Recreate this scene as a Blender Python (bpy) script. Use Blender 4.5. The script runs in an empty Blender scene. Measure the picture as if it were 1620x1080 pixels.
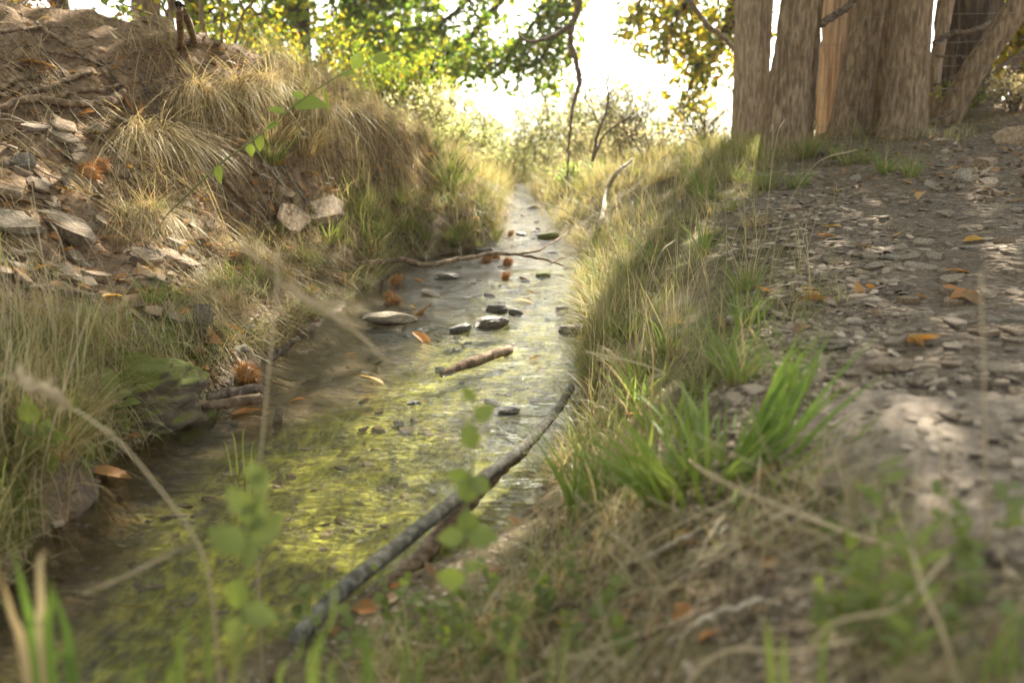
import bpy, bmesh, math, random
import numpy as np
from mathutils import Vector, Matrix

RG = np.random.default_rng(11)
random.seed(5)
PI = math.pi
scene = bpy.context.scene
COL = scene.collection

# ------------------------------------------------------------------ camera frame
CAMZ, PITCH, FPX = 0.80, math.radians(13.6), 1575.0
CT, ST = math.cos(PITCH), math.sin(PITCH)

def ray(px, py):
    a = (px - 810) / FPX
    b = (540 - py) / FPX
    return np.array([a, CT + b * ST, -ST + b * CT])

def P(px, py, y):
    """point on the sight line of a photo pixel at ground distance y"""
    d = ray(px, py)
    return np.array([0, 0, CAMZ]) + d * (y / d[1])

def to_px(p):
    q = np.asarray(p, float) - np.array([0, 0, CAMZ])
    d = q[..., 1] * CT - q[..., 2] * ST
    u = q[..., 1] * ST + q[..., 2] * CT
    return 810 + FPX * q[..., 0] / d, 540 - FPX * u / d

# ------------------------------------------------------------------ numpy noise
def _h(ix, iy, iz, s):
    n = (ix * 374761393 + iy * 668265263 + iz * 2147483647 + s * 974711) & 0xffffffff
    n = ((n ^ (n >> 13)) * 1274126177) & 0xffffffff
    n = (n ^ (n >> 16)) & 0xffffff
    return n / float(0xffffff) * 2 - 1

def noise3(x, y, z=0.0, s=0):
    x, y, z = np.broadcast_arrays(np.asarray(x, float), np.asarray(y, float), np.asarray(z, float))
    xi, yi, zi = np.floor(x).astype(np.int64), np.floor(y).astype(np.int64), np.floor(z).astype(np.int64)
    fx, fy, fz = x - xi, y - yi, z - zi
    fx, fy, fz = [f * f * (3 - 2 * f) for f in (fx, fy, fz)]
    r = 0
    for a in (0, 1):
        for b in (0, 1):
            for c in (0, 1):
                w = (fx if a else 1 - fx) * (fy if b else 1 - fy) * (fz if c else 1 - fz)
                r = r + w * _h(xi + a, yi + b, zi + c, s)
    return r

def fbm(x, y, z=0.0, o=4, s=0):
    r, a = 0, 0.5
    for k in range(o):
        r = r + a * noise3(np.asarray(x) * 2 ** k, np.asarray(y) * 2 ** k, np.asarray(z) * 2 ** k, s + k)
        a *= 0.5
    return r

def sstep(a, b, x):
    t = np.clip((np.asarray(x, float) - a) / (b - a), 0, 1)
    return t * t * (3 - 2 * t)

# ------------------------------------------------------------------ the lie of the land
LPROF = {
    -1.0: [(-1.6, 0), (-1.7, .15), (-1.9, .25), (-2.2, .35), (-2.8, .5), (-6, 1.0)],
    0.6: [(-1.15, 0), (-1.2, .12), (-1.35, .22), (-1.6, .32), (-2.2, .45), (-5, 1.0)],
    1.5: [(-.87, 0), (-.90, .14), (-1.02, .23), (-1.3, .30), (-1.9, .45), (-4.5, 1.0)],
    2.0: [(-.92, 0), (-.96, .16), (-1.1, .26), (-1.4, .32), (-2.0, .52), (-4.5, 1.2)],
    2.5: [(-.91, 0), (-.95, .21), (-1.1, .27), (-1.5, .37), (-2.2, .66), (-4.5, 1.5)],
    3.1: [(-.80, 0), (-.90, .12), (-1.2, .26), (-1.6, .44), (-2.3, .88), (-4.5, 1.7)],
    3.7: [(-.70, 0), (-.85, .06), (-1.15, .22), (-1.6, .56), (-2.25, 1.0), (-4.5, 1.8)],
    4.3: [(-.62, 0), (-.8, .08), (-1.08, .25), (-1.38, .64), (-1.9, 1.05), (-4.5, 1.75)],
    5.0: [(-.53, 0), (-.62, .18), (-.82, .27), (-.98, .80), (-1.35, 1.08), (-4.5, 1.6)],
    5.6: [(-.16, 0), (-.20, .18), (-.5, .27), (-.74, .74), (-1.1, .98), (-4.5, 1.5)],
    6.3: [(-.10, 0), (-.16, .20), (-.38, .30), (-.56, .58), (-.9, .80), (-4.5, 1.4)],
    7.0: [(-.07, 0), (-.12, .15), (-.25, .24), (-.42, .38), (-.8, .58), (-4.5, 1.3)],
    8.0: [(-.02, 0), (-.10, .10), (-.3, .18), (-.6, .32), (-1.0, .46), (-4.5, 1.1)],
    9.5: [(.03, 0), (-.10, .06), (-.3, .12), (-.7, .2), (-1.2, .28), (-4.5, .8)],
}
RPROF = {
    -1.0: [(-1.3, 0), (-1.0, .1), (-.5, .25), (.2, .33), (.5, .36), (5, .6)],
    0.6: [(-.80, 0), (-.55, .03), (-.2, .10), (.25, .28), (.55, .35), (5, .6)],
    1.25: [(-.46, 0), (-.30, .02), (-.02, .05), (.30, .22), (.55, .33), (5, .6)],
    1.5: [(-.26, 0), (-.14, .02), (.08, .07), (.36, .27), (.62, .34), (5, .6)],
    1.75: [(-.01, 0), (.07, .03), (.20, .11), (.42, .30), (.7, .35), (5, .6)],
    2.27: [(.14, 0), (.22, .06), (.38, .19), (.66, .32), (.92, .36), (5, .65)],
    2.7: [(.21, 0), (.30, .09), (.46, .21), (.80, .33), (1.08, .37), (5, .65)],
    3.3: [(.24, 0), (.34, .11), (.52, .24), (.92, .35), (1.26, .39), (5, .7)],
    4.1: [(.27, 0), (.40, .12), (.64, .26), (1.0, .37), (1.35, .42), (5, .75)],
    5.0: [(.36, 0), (.50, .14), (.78, .29), (1.12, .41), (1.5, .46), (5, .85)],
    6.1: [(.31, 0), (.50, .14), (.85, .32), (1.2, .46), (1.6, .51), (5, .95)],
    7.6: [(.22, 0), (.5, .13), (.95, .33), (1.4, .48), (1.9, .53), (5, 1.0)],
    9.5: [(.15, 0), (.5, .08), (1, .22), (1.5, .35), (2, .4), (5, .8)],
}

def _tab(pr):
    ys = np.array(sorted(pr))
    return ys, np.array([pr[y] for y in ys])

LY, LT = _tab(LPROF)
RY, RT = _tab(RPROF)

def _prof(ys, T, y):
    y = np.clip(np.asarray(y, float), ys[0], ys[-1])
    X = np.stack([np.interp(y, ys, T[:, k, 0]) for k in range(6)], -1)
    Z = np.stack([np.interp(y, ys, T[:, k, 1]) for k in range(6)], -1)
    return X, Z

def edges(y):
    return _prof(LY, LT, y)[0][..., 0], _prof(RY, RT, y)[0][..., 0]

def _base(x, y):
    LX, LZ = _prof(LY, LT, y)
    RX, RZ = _prof(RY, RT, y)
    l, r = LX[..., 0], RX[..., 0]
    w = r - l
    bx = np.stack([l + .10 * w, l + .35 * w, l + .65 * w, l + .9 * w], -1)
    dep = np.minimum(.055, w * .09)
    bz = np.stack([-dep * .75, -dep, -dep * .9, -dep * .6], -1)
    X = np.concatenate([LX[..., ::-1], bx, RX], -1)
    Z = np.concatenate([LZ[..., ::-1], bz, RZ], -1)
    out = np.where(x < X[..., 0], Z[..., 0] + (X[..., 0] - x) * .12, Z[..., -1] + (x - X[..., -1]) * .05)
    out = np.minimum(out, 4.0)
    for k in range(X.shape[-1] - 1):
        x0, x1 = X[..., k], X[..., k + 1]
        m = (x >= x0) & (x < x1)
        t = (x - x0) / np.maximum(x1 - x0, 1e-6)
        out = np.where(m, Z[..., k] + t * (Z[..., k + 1] - Z[..., k]), out)
    return out

def hfun(x, y, rough=True):
    x = np.asarray(x, float)
    y = np.asarray(y, float)
    wob = .035 * noise3(x * 1.3, y * 3.1, 0, 3) + .02 * noise3(x * 4, y * 7, 0, 4)
    xx = x + wob
    z = 0
    for dx, dy, w in ((0, 0, .4), (.035, 0, .15), (-.035, 0, .15), (0, .08, .15), (0, -.08, .15)):
        z = z + w * _base(xx + dx, y + dy)
    l, r = edges(y)
    inbed = sstep(l - .05, l + .08, x) * (1 - sstep(r - .08, r + .05, x))
    left = 1 - sstep(l - .25, l - .02, x)
    right = sstep(r + .02, r + .3, x)
    if rough:
        z = z + left * (.11 * fbm(x * 2.6, y * 2.6, 0, 4, 20) + .07 * fbm(x * 8, y * 8, 0, 3, 24) - .045 * np.abs(fbm(x * 4.5, y * 4.5, 0, 3, 27)))
        flat_ = 1 - .85 * np.exp(-(((x - .70) / .42) ** 4 + ((y - 1.28) / .46) ** 4))
        z = z + right * flat_ * (.05 * fbm(x * 1.7, y * 1.7, 0, 3, 30) + .018 * fbm(x * 11, y * 11, 0, 3, 33))
        z = z + inbed * .022 * fbm(x * 9, y * 5, 0, 3, 40)
    # beyond the lip the ground falls to a wide valley
    drop = np.clip(y - 9.8, 0, None)
    fall = -np.minimum(26.0, .42 * drop + .010 * drop ** 2) * sstep(0, 1.5, drop)
    # the upper left slope keeps standing farther back
    z = z + fall * (1 - .75 * sstep(-1.5, -6, x) * (1 - sstep(18, 60, y)))
    hills = sstep(500, 1500, y) * (22 + 10 * noise3(x / 300, y / 500, 0, 60) + 3 * noise3(x / 70, y / 120, 0, 61))
    side = sstep(30, 200, np.abs(x)) * sstep(-1000, 40, y) * 6
    return z + hills + side

_TX, _TY = np.arange(-5, 6.001, .02), np.arange(-1, 17.001, .02)
_TZ = hfun(*np.meshgrid(_TX, _TY))

def hq(x, y):
    """quick look-up of the ground height near the camera"""
    u = np.clip((np.asarray(x, float) + 5) / .02, 0, len(_TX) - 1.001)
    v = np.clip((np.asarray(y, float) + 1) / .02, 0, len(_TY) - 1.001)
    i, j = u.astype(int), v.astype(int)
    a, b = u - i, v - j
    return (_TZ[j, i] * (1 - a) + _TZ[j, i + 1] * a) * (1 - b) + (_TZ[j + 1, i] * (1 - a) + _TZ[j + 1, i + 1] * a) * b

def G(px, py, lo=.45, hi=16):
    """where the sight line of a photo pixel meets the ground"""
    d = ray(px, py)
    t = np.arange(lo, hi, .008)
    p = np.array([0, 0, CAMZ]) + t[:, None] * d
    g = hq(p[:, 0], p[:, 1])
    k = np.nonzero(p[:, 2] < g)[0]
    k = k[0] if len(k) else len(t) - 1
    q = p[k].copy()
    q[2] = max(float(hq(q[0], q[1])), -.2)
    return q

def GW(px, py):
    """where it meets the water"""
    d = ray(px, py)
    t = CAMZ / -d[2]
    return np.array([0, 0, CAMZ]) + d * t

def gz(x, y):
    return float(hq(x, y))

def zone(n, side, a, b, y0, y1, pw=1.0):
    """n random ground points between profile positions a and b (0..5) of one bank"""
    y = y0 + (y1 - y0) * RG.random(n) ** pw
    f = a + (b - a) * RG.random(n)
    X, _ = _prof(*((LY, LT) if side == 'L' else (RY, RT)), y)
    i = np.clip(f.astype(int), 0, 4)
    x = X[np.arange(n), i] + (f - i) * (X[np.arange(n), i + 1] - X[np.arange(n), i])
    return np.stack([x, y, hq(x, y)], -1)

# ------------------------------------------------------------------ scene helpers
def tag(o, label=None, cat=None, group=None, kind=None):
    if label: o['label'] = label
    if cat: o['category'] = cat
    if group: o['group'] = group
    if kind: o['kind'] = kind
    return o

def empty(name, loc=(0, 0, 0), rz=0):
    o = bpy.data.objects.new(name, None)
    COL.objects.link(o)
    o.location = loc
    o.rotation_euler = (0, 0, rz)
    o.empty_display_size = .05
    return o

def copy_tree(o, parent=None):
    c = o.copy()
    COL.objects.link(c)
    if parent is not None:
        c.parent = parent
    for ch in [x for x in COL.objects if x.parent == o]:
        copy_tree(ch, c)
    return c

class MB:
    def __init__(s):
        s.V, s.Q, s.T, s.hue, s.tt, s.n = [], [], [], [], [], 0
        s.qm, s.tm = [], []

    def add(s, v, q=None, t=None, hue=0., tt=0., mi=0):
        v = np.asarray(v, float).reshape(-1, 3)
        s.V.append(v)
        s.hue.append(np.broadcast_to(np.asarray(hue, float), (len(v),)))
        s.tt.append(np.broadcast_to(np.asarray(tt, float), (len(v),)))
        if q is not None and len(q):
            q = np.asarray(q, np.int64).reshape(-1, 4)
            s.Q.append(q + s.n); s.qm.append(np.full(len(q), mi))
        if t is not None and len(t):
            t = np.asarray(t, np.int64).reshape(-1, 3)
            s.T.append(t + s.n); s.tm.append(np.full(len(t), mi))
        s.n += len(v)

    def inst(s, tv, tq, pos, ax, ay, az, hue=0., tt=0., mi=0):
        """template verts (K,3) set down N times in the frames ax, ay, az"""
        N, K = len(pos), len(tv)
        v = pos[:, None] + tv[None, :, 0:1] * ax[:, None] + tv[None, :, 1:2] * ay[:, None] + tv[None, :, 2:3] * az[:, None]
        q = (np.asarray(tq)[None] + (np.arange(N) * K)[:, None, None]).reshape(-1, 4)
        h = np.repeat(np.broadcast_to(np.asarray(hue, float), (N,)), K)
        t = np.tile(np.broadcast_to(np.asarray(tt, float), (K,)), N)
        s.add(v, q, hue=h, tt=t, mi=mi)

    def mesh(s, name, mats, smooth=True):
        me = bpy.data.meshes.new(name)
        V = np.concatenate(s.V)
        me.vertices.add(len(V))
        me.vertices.foreach_set('co', V.ravel())
        Q = np.concatenate(s.Q) if s.Q else np.zeros((0, 4), np.int64)
        T = np.concatenate(s.T) if s.T else np.zeros((0, 3), np.int64)
        me.loops.add(Q.size + T.size)
        me.loops.foreach_set('vertex_index', np.concatenate([Q.ravel(), T.ravel()]).astype(np.int32))
        me.polygons.add(len(Q) + len(T))
        st = np.concatenate([np.arange(len(Q)) * 4, Q.size + np.arange(len(T)) * 3]).astype(np.int32)
        me.polygons.foreach_set('loop_start', st)
        mi = np.concatenate(([np.concatenate(s.qm)] if s.qm else []) + ([np.concatenate(s.tm)] if s.tm else [])).astype(np.int32)
        me.polygons.foreach_set('material_index', mi)
        me.polygons.foreach_set('use_smooth', np.full(len(Q) + len(T), smooth))
        for nm, a in (('hue', s.hue), ('tt', s.tt)):
            at = me.attributes.new(nm, 'FLOAT', 'POINT')
            at.data.foreach_set('value', np.concatenate(a).astype(np.float32))
        for m in (mats if isinstance(mats, (list, tuple)) else [mats]):
            me.materials.append(m)
        me.update(calc_edges=True)
        return me

    def build(s, name, mats, parent=None, loc=None, smooth=True):
        o = bpy.data.objects.new(name, s.mesh(name, mats, smooth))
        COL.objects.link(o)
        if parent is not None: o.parent = parent
        if loc is not None: o.location = loc
        return o

def unit(v):
    return v / np.maximum(np.linalg.norm(v, axis=-1, keepdims=True), 1e-9)

# ---- grass blades: N ribbons that start at lean0 from the vertical and bend over by bend
def blades(mb, base, az, lean0, bend, L, W, seg=4, hue=.5, mi=0, twist=None, power=1.3):
    base = np.asarray(base, float)
    N = len(base)
    az, lean0, bend, L, W, hue = [np.broadcast_to(np.asarray(a, float), (N,)) for a in (az, lean0, bend, L, W, hue)]
    hd = np.stack([np.cos(az), np.sin(az), 0 * az], -1)
    up = np.array([0, 0, 1.0])
    tw = az + PI / 2 + (RG.normal(0, .5, N) if twist is None else twist)
    sd = np.stack([np.cos(tw), np.sin(tw), 0 * tw], -1)
    p = base.copy()
    rows, ts = [], []
    for k in range(seg + 1):
        t = k / seg
        w = W * .5 * max(.06, (1 - t ** 2.2)) * (0.75 + .25 * min(1, t * 4))
        rows += [p - sd * w[:, None], p + sd * w[:, None]]
        ts += [t, t]
        ang = lean0 + bend * ((k + .5) / seg) ** power
        d = hd * np.sin(ang)[:, None] + up * np.cos(ang)[:, None]
        p = p + d * (L / seg)[:, None]
    v = np.stack(rows, 1)
    K = 2 * (seg + 1)
    q1 = np.array([[2 * k, 2 * k + 1, 2 * k + 3, 2 * k + 2] for k in range(seg)])
    q = (q1[None] + (np.arange(N) * K)[:, None, None]).reshape(-1, 4)
    mb.add(v, q, hue=np.repeat(hue, K), tt=np.tile(np.array(ts), N), mi=mi)

# ---- leaf templates
def leaf_template(rows, fold=.25, curl=.15, cols=3):
    v, q = [], []
    for t, w in rows:
        z = -curl * t * t
        if cols == 3:
            v += [(t, -w, z + fold * w), (t, 0, z), (t, w, z + fold * w)]
        else:
            v += [(t, -w, z), (t, w, z)]
    for k in range(len(rows) - 1):
        for c in range(cols - 1):
            a = k * cols + c
            q.append((a, a + 1, a + cols + 1, a + cols))
    return np.array(v, float), np.array(q), np.repeat(np.array([r[0] for r in rows]), cols)

OVATE = leaf_template([(0, .01), (.08, .16), (.25, .33), (.45, .38), (.65, .3), (.85, .14), (1, .01)])
LANCE = leaf_template([(0, .01), (.15, .09), (.4, .14), (.7, .10), (1, .005)], .3, .3)
CHEST = leaf_template([(0, .01), (.12, .11), (.3, .18), (.5, .2), (.7, .17), (.88, .09), (1, .005)], .28, .22)
OAK = leaf_template([(0, .02), (.2, .16), (.32, .12), (.5, .27), (.62, .2), (.8, .25), (1, .05)], .15, .2)
CARD = leaf_template([(0, .03), (.45, .28), (1, .03)], 0, .12, 2)
DIAM = leaf_template([(0, .02), (.35, .2), (.7, .2), (1, .02)], 0, .2, 2)

def frames(d, n):
    d = unit(d)
    y = unit(np.cross(n, d))
    return d, y, np.cross(d, y)

def leaves(mb, tmpl, pos, d, n, L, Wm=1., hue=.5, mi=0):
    tv, tq, tt = tmpl
    pos = np.asarray(pos, float)
    N = len(pos)
    L = np.broadcast_to(np.asarray(L, float), (N,))[:, None]
    Wm = np.broadcast_to(np.asarray(Wm, float), (N,))[:, None]
    ax, ay, az = frames(np.broadcast_to(d, (N, 3)), np.broadcast_to(n, (N, 3)))
    mb.inst(tv, tq, pos, ax * L, ay * L * Wm, az * L, hue=hue, tt=tt, mi=mi)

def rdir(n, up=0.0, s=1.0):
    v = RG.normal(0, 1, (n, 3))
    v[:, 2] = v[:, 2] * s + up
    return unit(v)

# ---- tubes
def spline(pts, n):
    pts = np.asarray(pts, float)
    if len(pts) == 2:
        t = np.linspace(0, 1, n)[:, None]
        return pts[0] * (1 - t) + pts[1] * t
    p = np.concatenate([[2 * pts[0] - pts[1]], pts, [2 * pts[-1] - pts[-2]]])
    m = len(pts) - 1
    out = []
    for u in np.linspace(0, m - 1e-6, n):
        i = int(u); t = u - i
        a, b, c, d = p[i:i + 4]
        out.append(.5 * (2 * b + (c - a) * t + (2 * a - 5 * b + 4 * c - d) * t * t + (3 * b - a - 3 * c + d) * t ** 3))
    return np.array(out)

def tube(mb, pts, rad, n=24, ns=8, wob=0., hue=0., mi=0, ridge=0., seed=0, jag=0., flare=0.):
    c = spline(pts, n)
    if jag:
        k = np.linspace(0, 40 * len(pts), n) * .25
        c = c + jag * np.stack([noise3(k, 0, 0, seed + 5), noise3(k, 3, 0, seed + 6), noise3(k, 6, 0, seed + 7)], -1)
    r = np.interp(np.linspace(0, 1, n), np.linspace(0, 1, len(rad)), rad)
    tg = unit(np.gradient(c, axis=0))
    ref = np.array([0, 0, 1.]) if abs(tg[0][2]) < .8 else np.array([0, 1., 0])
    u = unit(np.cross(tg[0], ref))
    rows = []
    for k in range(n):
        u = unit(u - tg[k] * np.dot(u, tg[k]))
        w = np.cross(tg[k], u)
        th = np.linspace(0, 2 * PI, ns, endpoint=False)
        rr = r[k] * np.ones(ns)
        if ridge:
            rr = rr * (1 + ridge * fbm(np.cos(th) * 3.2 + 7, np.sin(th) * 3.2, k / n * 2.2, 4, seed))
        if flare:
            fl_ = math.exp(-k / n * 26)
            rr = rr * (1 + flare * fl_ * (.55 + 1.1 * np.maximum(0, noise3(np.cos(th) * 1.9, np.sin(th) * 1.9, 0, seed + 3)) * 1.6))
        if wob:
            rr = rr * (1 + wob * noise3(np.cos(th) * 1.1, np.sin(th) * 1.1, k * .35, seed + 9))
        rows.append(c[k] + rr[:, None] * (np.cos(th)[:, None] * u + np.sin(th)[:, None] * w))
    v = np.array(rows).reshape(-1, 3)
    cap0, cap1 = len(v), len(v) + 1
    v = np.concatenate([v, [c[0] - tg[0] * r[0] * .4], [c[-1] + tg[-1] * r[-1] * .4]])
    i = np.arange(ns); j = (i + 1) % ns
    q = np.concatenate([np.stack([k * ns + i, k * ns + j, (k + 1) * ns + j, (k + 1) * ns + i], -1) for k in range(n - 1)])
    e = (n - 1) * ns
    t = np.concatenate([np.stack([j, i, 0 * i + cap0], -1), np.stack([e + i, e + j, 0 * i + cap1], -1)])
    tt = np.concatenate([np.repeat(np.linspace(0, 1, n), ns), [0, 1]])
    mb.add(v, q, t, hue=hue, tt=tt, mi=mi)
    return c

# ---- rocks
_ICO = {}
def ico(sub):
    if sub not in _ICO:
        bm = bmesh.new()
        bmesh.ops.create_icosphere(bm, subdivisions=sub, radius=1)
        _ICO[sub] = (np.array([v.co[:] for v in bm.verts]), np.array([[v.index for v in f.verts] for f in bm.faces]))
        bm.free()
    return _ICO[sub]

def rock_geo(dims, seed, sub=4, planes=11, rough=.05, flat=.0, depth=(.55, .9), zf=None):
    rg = np.random.default_rng(seed)
    v, f = ico(sub)
    v = v.copy()
    for k in range(planes):
        n = unit(rg.normal(0, 1, 3) * np.array([1, 1, zf if zf is not None else .35 if flat else 1]))
        d = rg.uniform(*depth)
        s = v @ n - d
        v = v - np.where(s > 0, s, 0)[:, None] * n
    if flat:
        for sg in (1, -1):
            n = unit(np.array([rg.normal(0, .12), rg.normal(0, .12), sg]))
            s = v @ n - flat
            v = v - np.where(s > 0, s, 0)[:, None] * n
    dims = np.asarray(dims, float)
    v = v / np.abs(v).max(0) * dims
    m = dims.max()
    nn = unit(v / dims)
    q = v / m * 2.5 + seed
    dv = rough * m * (.6 * fbm(q[:, 0], q[:, 1], q[:, 2] * 2.5, 4, seed % 97))
    return v + nn * dv[:, None] * np.minimum(1, dims / m * 1.6), f

def rock_mesh(name, dims, seed, mat, **kw):
    sm = kw.pop('smooth', True)
    mb = MB()
    v, f = rock_geo(dims, seed, **kw)
    mb.add(v, None, f)
    return mb.mesh(name, mat, sm)

def put(name, me, loc, rot=(0, 0, 0), scale=1., parent=None):
    o = bpy.data.objects.new(name, me)
    COL.objects.link(o)
    o.location = loc
    o.rotation_euler = rot
    o.scale = (scale,) * 3 if np.isscalar(scale) else scale
    if parent is not None: o.parent = parent
    return o

# ------------------------------------------------------------------ materials
class NT:
    def __init__(s, name):
        s.mat = bpy.data.materials.new(name)
        s.mat.use_nodes = True
        s.t = s.mat.node_tree
        s.t.nodes.clear()
        s.out = s.t.nodes.new('ShaderNodeOutputMaterial')

    def n(s, typ, inp=None, **kw):
        nd = s.t.nodes.new('ShaderNode' + typ)
        for k, v in kw.items():
            setattr(nd, k, v)
        for k, v in (inp or {}).items():
            s.set(nd.inputs[k], v)
        return nd

    def set(s, sock, v):
        if isinstance(v, bpy.types.Node): v = v.outputs[0]
        if isinstance(v, bpy.types.NodeSocket):
            s.t.links.new(v, sock)
        else:
            if sock.type == 'RGBA' and len(v) == 3: v = (*v, 1)
            sock.default_value = v

    def attr(s, name):
        return s.n('Attribute', attribute_name=name).outputs['Fac']

    def co(s, scale=(1, 1, 1), kind='Object', rot=(0, 0, 0)):
        tc = s.n('TexCoord')
        return s.n('Mapping', {'Vector': tc.outputs[kind], 'Scale': scale, 'Rotation': rot}).outputs[0]

    def pos(s, scale=(1, 1, 1)):
        return s.n('Mapping', {'Vector': s.n('NewGeometry').outputs['Position'], 'Scale': scale}).outputs[0]

    def noise(s, vec, scale, detail=5, rough=.55, dist=0.):
        return s.n('TexNoise', {'Vector': vec, 'Scale': scale, 'Detail': detail, 'Roughness': rough, 'Distortion': dist}).outputs['Fac']

    def ramp(s, fac, stops, interp='LINEAR'):
        nd = s.n('ValToRGB', {'Fac': fac})
        el = nd.color_ramp.elements
        nd.color_ramp.interpolation = interp
        while len(el) < len(stops): el.new(.5)
        for e, (p, c) in zip(el, stops):
            e.position = p
            e.color = (*c, 1) if not np.isscalar(c) else (c, c, c, 1)
        return nd.outputs['Color']

    def mix(s, f, a, b, mode='MIX'):
        nd = s.n('Mix', data_type='RGBA', blend_type=mode)
        s.set(nd.inputs[0], f); s.set(nd.inputs[6], a); s.set(nd.inputs[7], b)
        return nd.outputs[2]

    def math(s, op, a, b=0., clamp=False):
        nd = s.n('Math', operation=op, use_clamp=clamp)
        s.set(nd.inputs[0], a); s.set(nd.inputs[1], b)
        return nd.outputs[0]

    def bump(s, h, strength=.5, dist=.01, normal=None):
        i = {'Height': h, 'Strength': strength, 'Distance': dist}
        if normal is not None: i['Normal'] = normal
        return s.n('Bump', i).outputs[0]

    def done(s, shader):
        s.t.links.new(shader if isinstance(shader, bpy.types.NodeSocket) else shader.outputs[0], s.out.inputs['Surface'])
        return s.mat

    def pbr(s, col, rough=.8, normal=None, spec=.3, **kw):
        i = {'Base Color': col, 'Roughness': rough, 'Specular IOR Level': spec}
        if normal is not None: i['Normal'] = normal
        i.update(kw)
        return s.done(s.n('BsdfPrincipled', i))

    def thin(s, col, tcol, trans=.45, rough=.45, gloss=.06):
        d = s.n('BsdfDiffuse', {'Color': col})
        t = s.n('BsdfTranslucent', {'Color': tcol})
        m = s.n('MixShader', {0: trans, 1: d.outputs[0], 2: t.outputs[0]})
        g = s.n('BsdfGlossy', {'Color': (.8, .85, .8), 'Roughness': rough})
        return s.done(s.n('MixShader', {0: gloss, 1: m.outputs[0], 2: g.outputs[0]}))

def mat_grass(name, stops, trans=.4):
    m = NT(name)
    c = m.ramp(m.attr('hue'), stops)
    # roots of the blades are browner and tips drier
    tip = m.ramp(m.attr('tt'), [(0, (.75, .62, .5)), (.35, (1, 1, 1)), (.8, (1, 1, .98)), (1, (1.1, .95, .72))])
    c = m.mix(1., c, tip, 'MULTIPLY')
    r = m.n('ObjectInfo').outputs['Random']
    c = m.mix(m.math('MULTIPLY', r, .3), c, (.26, .2, .08))
    tc = m.mix(.6, c, m.mix(1., c, (1.5, 1.45, .88), 'MULTIPLY'))
    return m.thin(c, tc, trans, .45, .025)

GR_STOPS = [(0, (.13, .08, .045)), (.2, (.38, .285, .17)), (.4, (.48, .40, .25)), (.6, (.25, .255, .10)), (.8, (.12, .19, .04)), (1, (.17, .26, .045))]
M_GRASS = mat_grass('grass_blades', GR_STOPS)
M_MOSS = mat_grass('moss_fronds', [(0, (.06, .05, .02)), (.5, (.07, .09, .015)), (1, (.13, .16, .02))], .25)

def mat_leaf(name, stops, trans=.45, warm=(1.7, 1.7, .55)):
    m = NT(name)
    c = m.ramp(m.attr('hue'), stops)
    n = m.noise(m.co((1, 1, 1)), 60, 3)
    c = m.mix(m.math('MULTIPLY', n, .35), c, m.mix(1., c, (.5, .42, .35), 'MULTIPLY'))
    tc = m.mix(.65, c, m.mix(1., c, warm, 'MULTIPLY'))
    return m.thin(c, tc, trans, .5, .025)

LF_STOPS = [(0, (.10, .055, .03)), (.2, (.24, .12, .055)), (.35, (.42, .15, .035)), (.5, (.50, .27, .05)), (.64, (.45, .36, .05)), (.8, (.15, .20, .035)), (1, (.085, .155, .035))]
M_LEAF = mat_leaf('leaves', LF_STOPS, .55)
M_DEADLEAF = mat_leaf('dead_leaves', [(0, (.07, .045, .03)), (.3, (.17, .10, .055)), (.55, (.33, .19, .09)), (.75, (.43, .19, .065)), (1, (.52, .34, .16))], .3)

M_PALELEAF = mat_leaf('pale_dry_leaves', [(0, (.30, .20, .10)), (.35, (.50, .41, .26)), (.6, (.52, .48, .29)), (.8, (.34, .36, .16)), (1, (.18, .25, .07))], .55, (1.45, 1.4, 1.0))
M_SPRIG = mat_leaf('sprig_leaves', [(0, (.17, .20, .075)), (.5, (.21, .26, .055)), (1, (.30, .38, .065))], .45)

def mat_bark(name, dark, light, sc=(9, 9, 1.6), bump=.8, dist=.02):
    m = NT(name)
    v = m.co(sc)
    n = m.noise(v, 2.2, 8, .62, .4)
    n2 = m.noise(m.co((1, 1, 1)), 2.5, 4)
    c = m.ramp(n, [(.28, tuple(x * .6 for x in dark)), (.45, dark), (.62, light), (.8, tuple(min(1, x * 1.25) for x in light))])
    c = m.mix(m.ramp(n2, [(.45, 0.), (.7, .5)]), c, m.mix(.35, c, (.13, .125, .06)))
    fine = m.noise(m.co((60, 60, 12)), 3, 4)
    h = m.math('ADD', n, m.math('MULTIPLY', fine, .25))
    return m.pbr(c, .9, m.bump(h, bump, dist), .15)

M_BARK = mat_bark('trunk_bark', (.16, .11, .066), (.31, .225, .142), (24, 24, 4.5))
M_BARKPALE = mat_bark('pale_trunk_bark', (.25, .18, .118), (.43, .335, .23), (24, 24, 4.5))
M_BARKORANGE = mat_bark('sunlit_split_wood', (.34, .22, .135), (.62, .45, .30), (18, 18, .7))  # orange split face, with its sunlit edges put into the pale stripes
M_BARKDARK = mat_bark('dark_bark', (.05, .038, .028), (.12, .09, .065))
M_ROOT = mat_bark('root_bark', (.12, .08, .05), (.27, .19, .125), (14, 14, 14), .6, .006)
M_STICK = mat_bark('weathered_stick', (.085, .078, .064), (.19, .175, .145), (30, 30, 30), .2, .002)
M_TWIG = mat_bark('twig_bark', (.10, .075, .055), (.22, .165, .12), (30, 30, 30), .4, .003)
M_PALETWIG = mat_bark('bleached_twig', (.34, .28, .20), (.58, .50, .38), (30, 30, 30), .4, .003)

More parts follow.
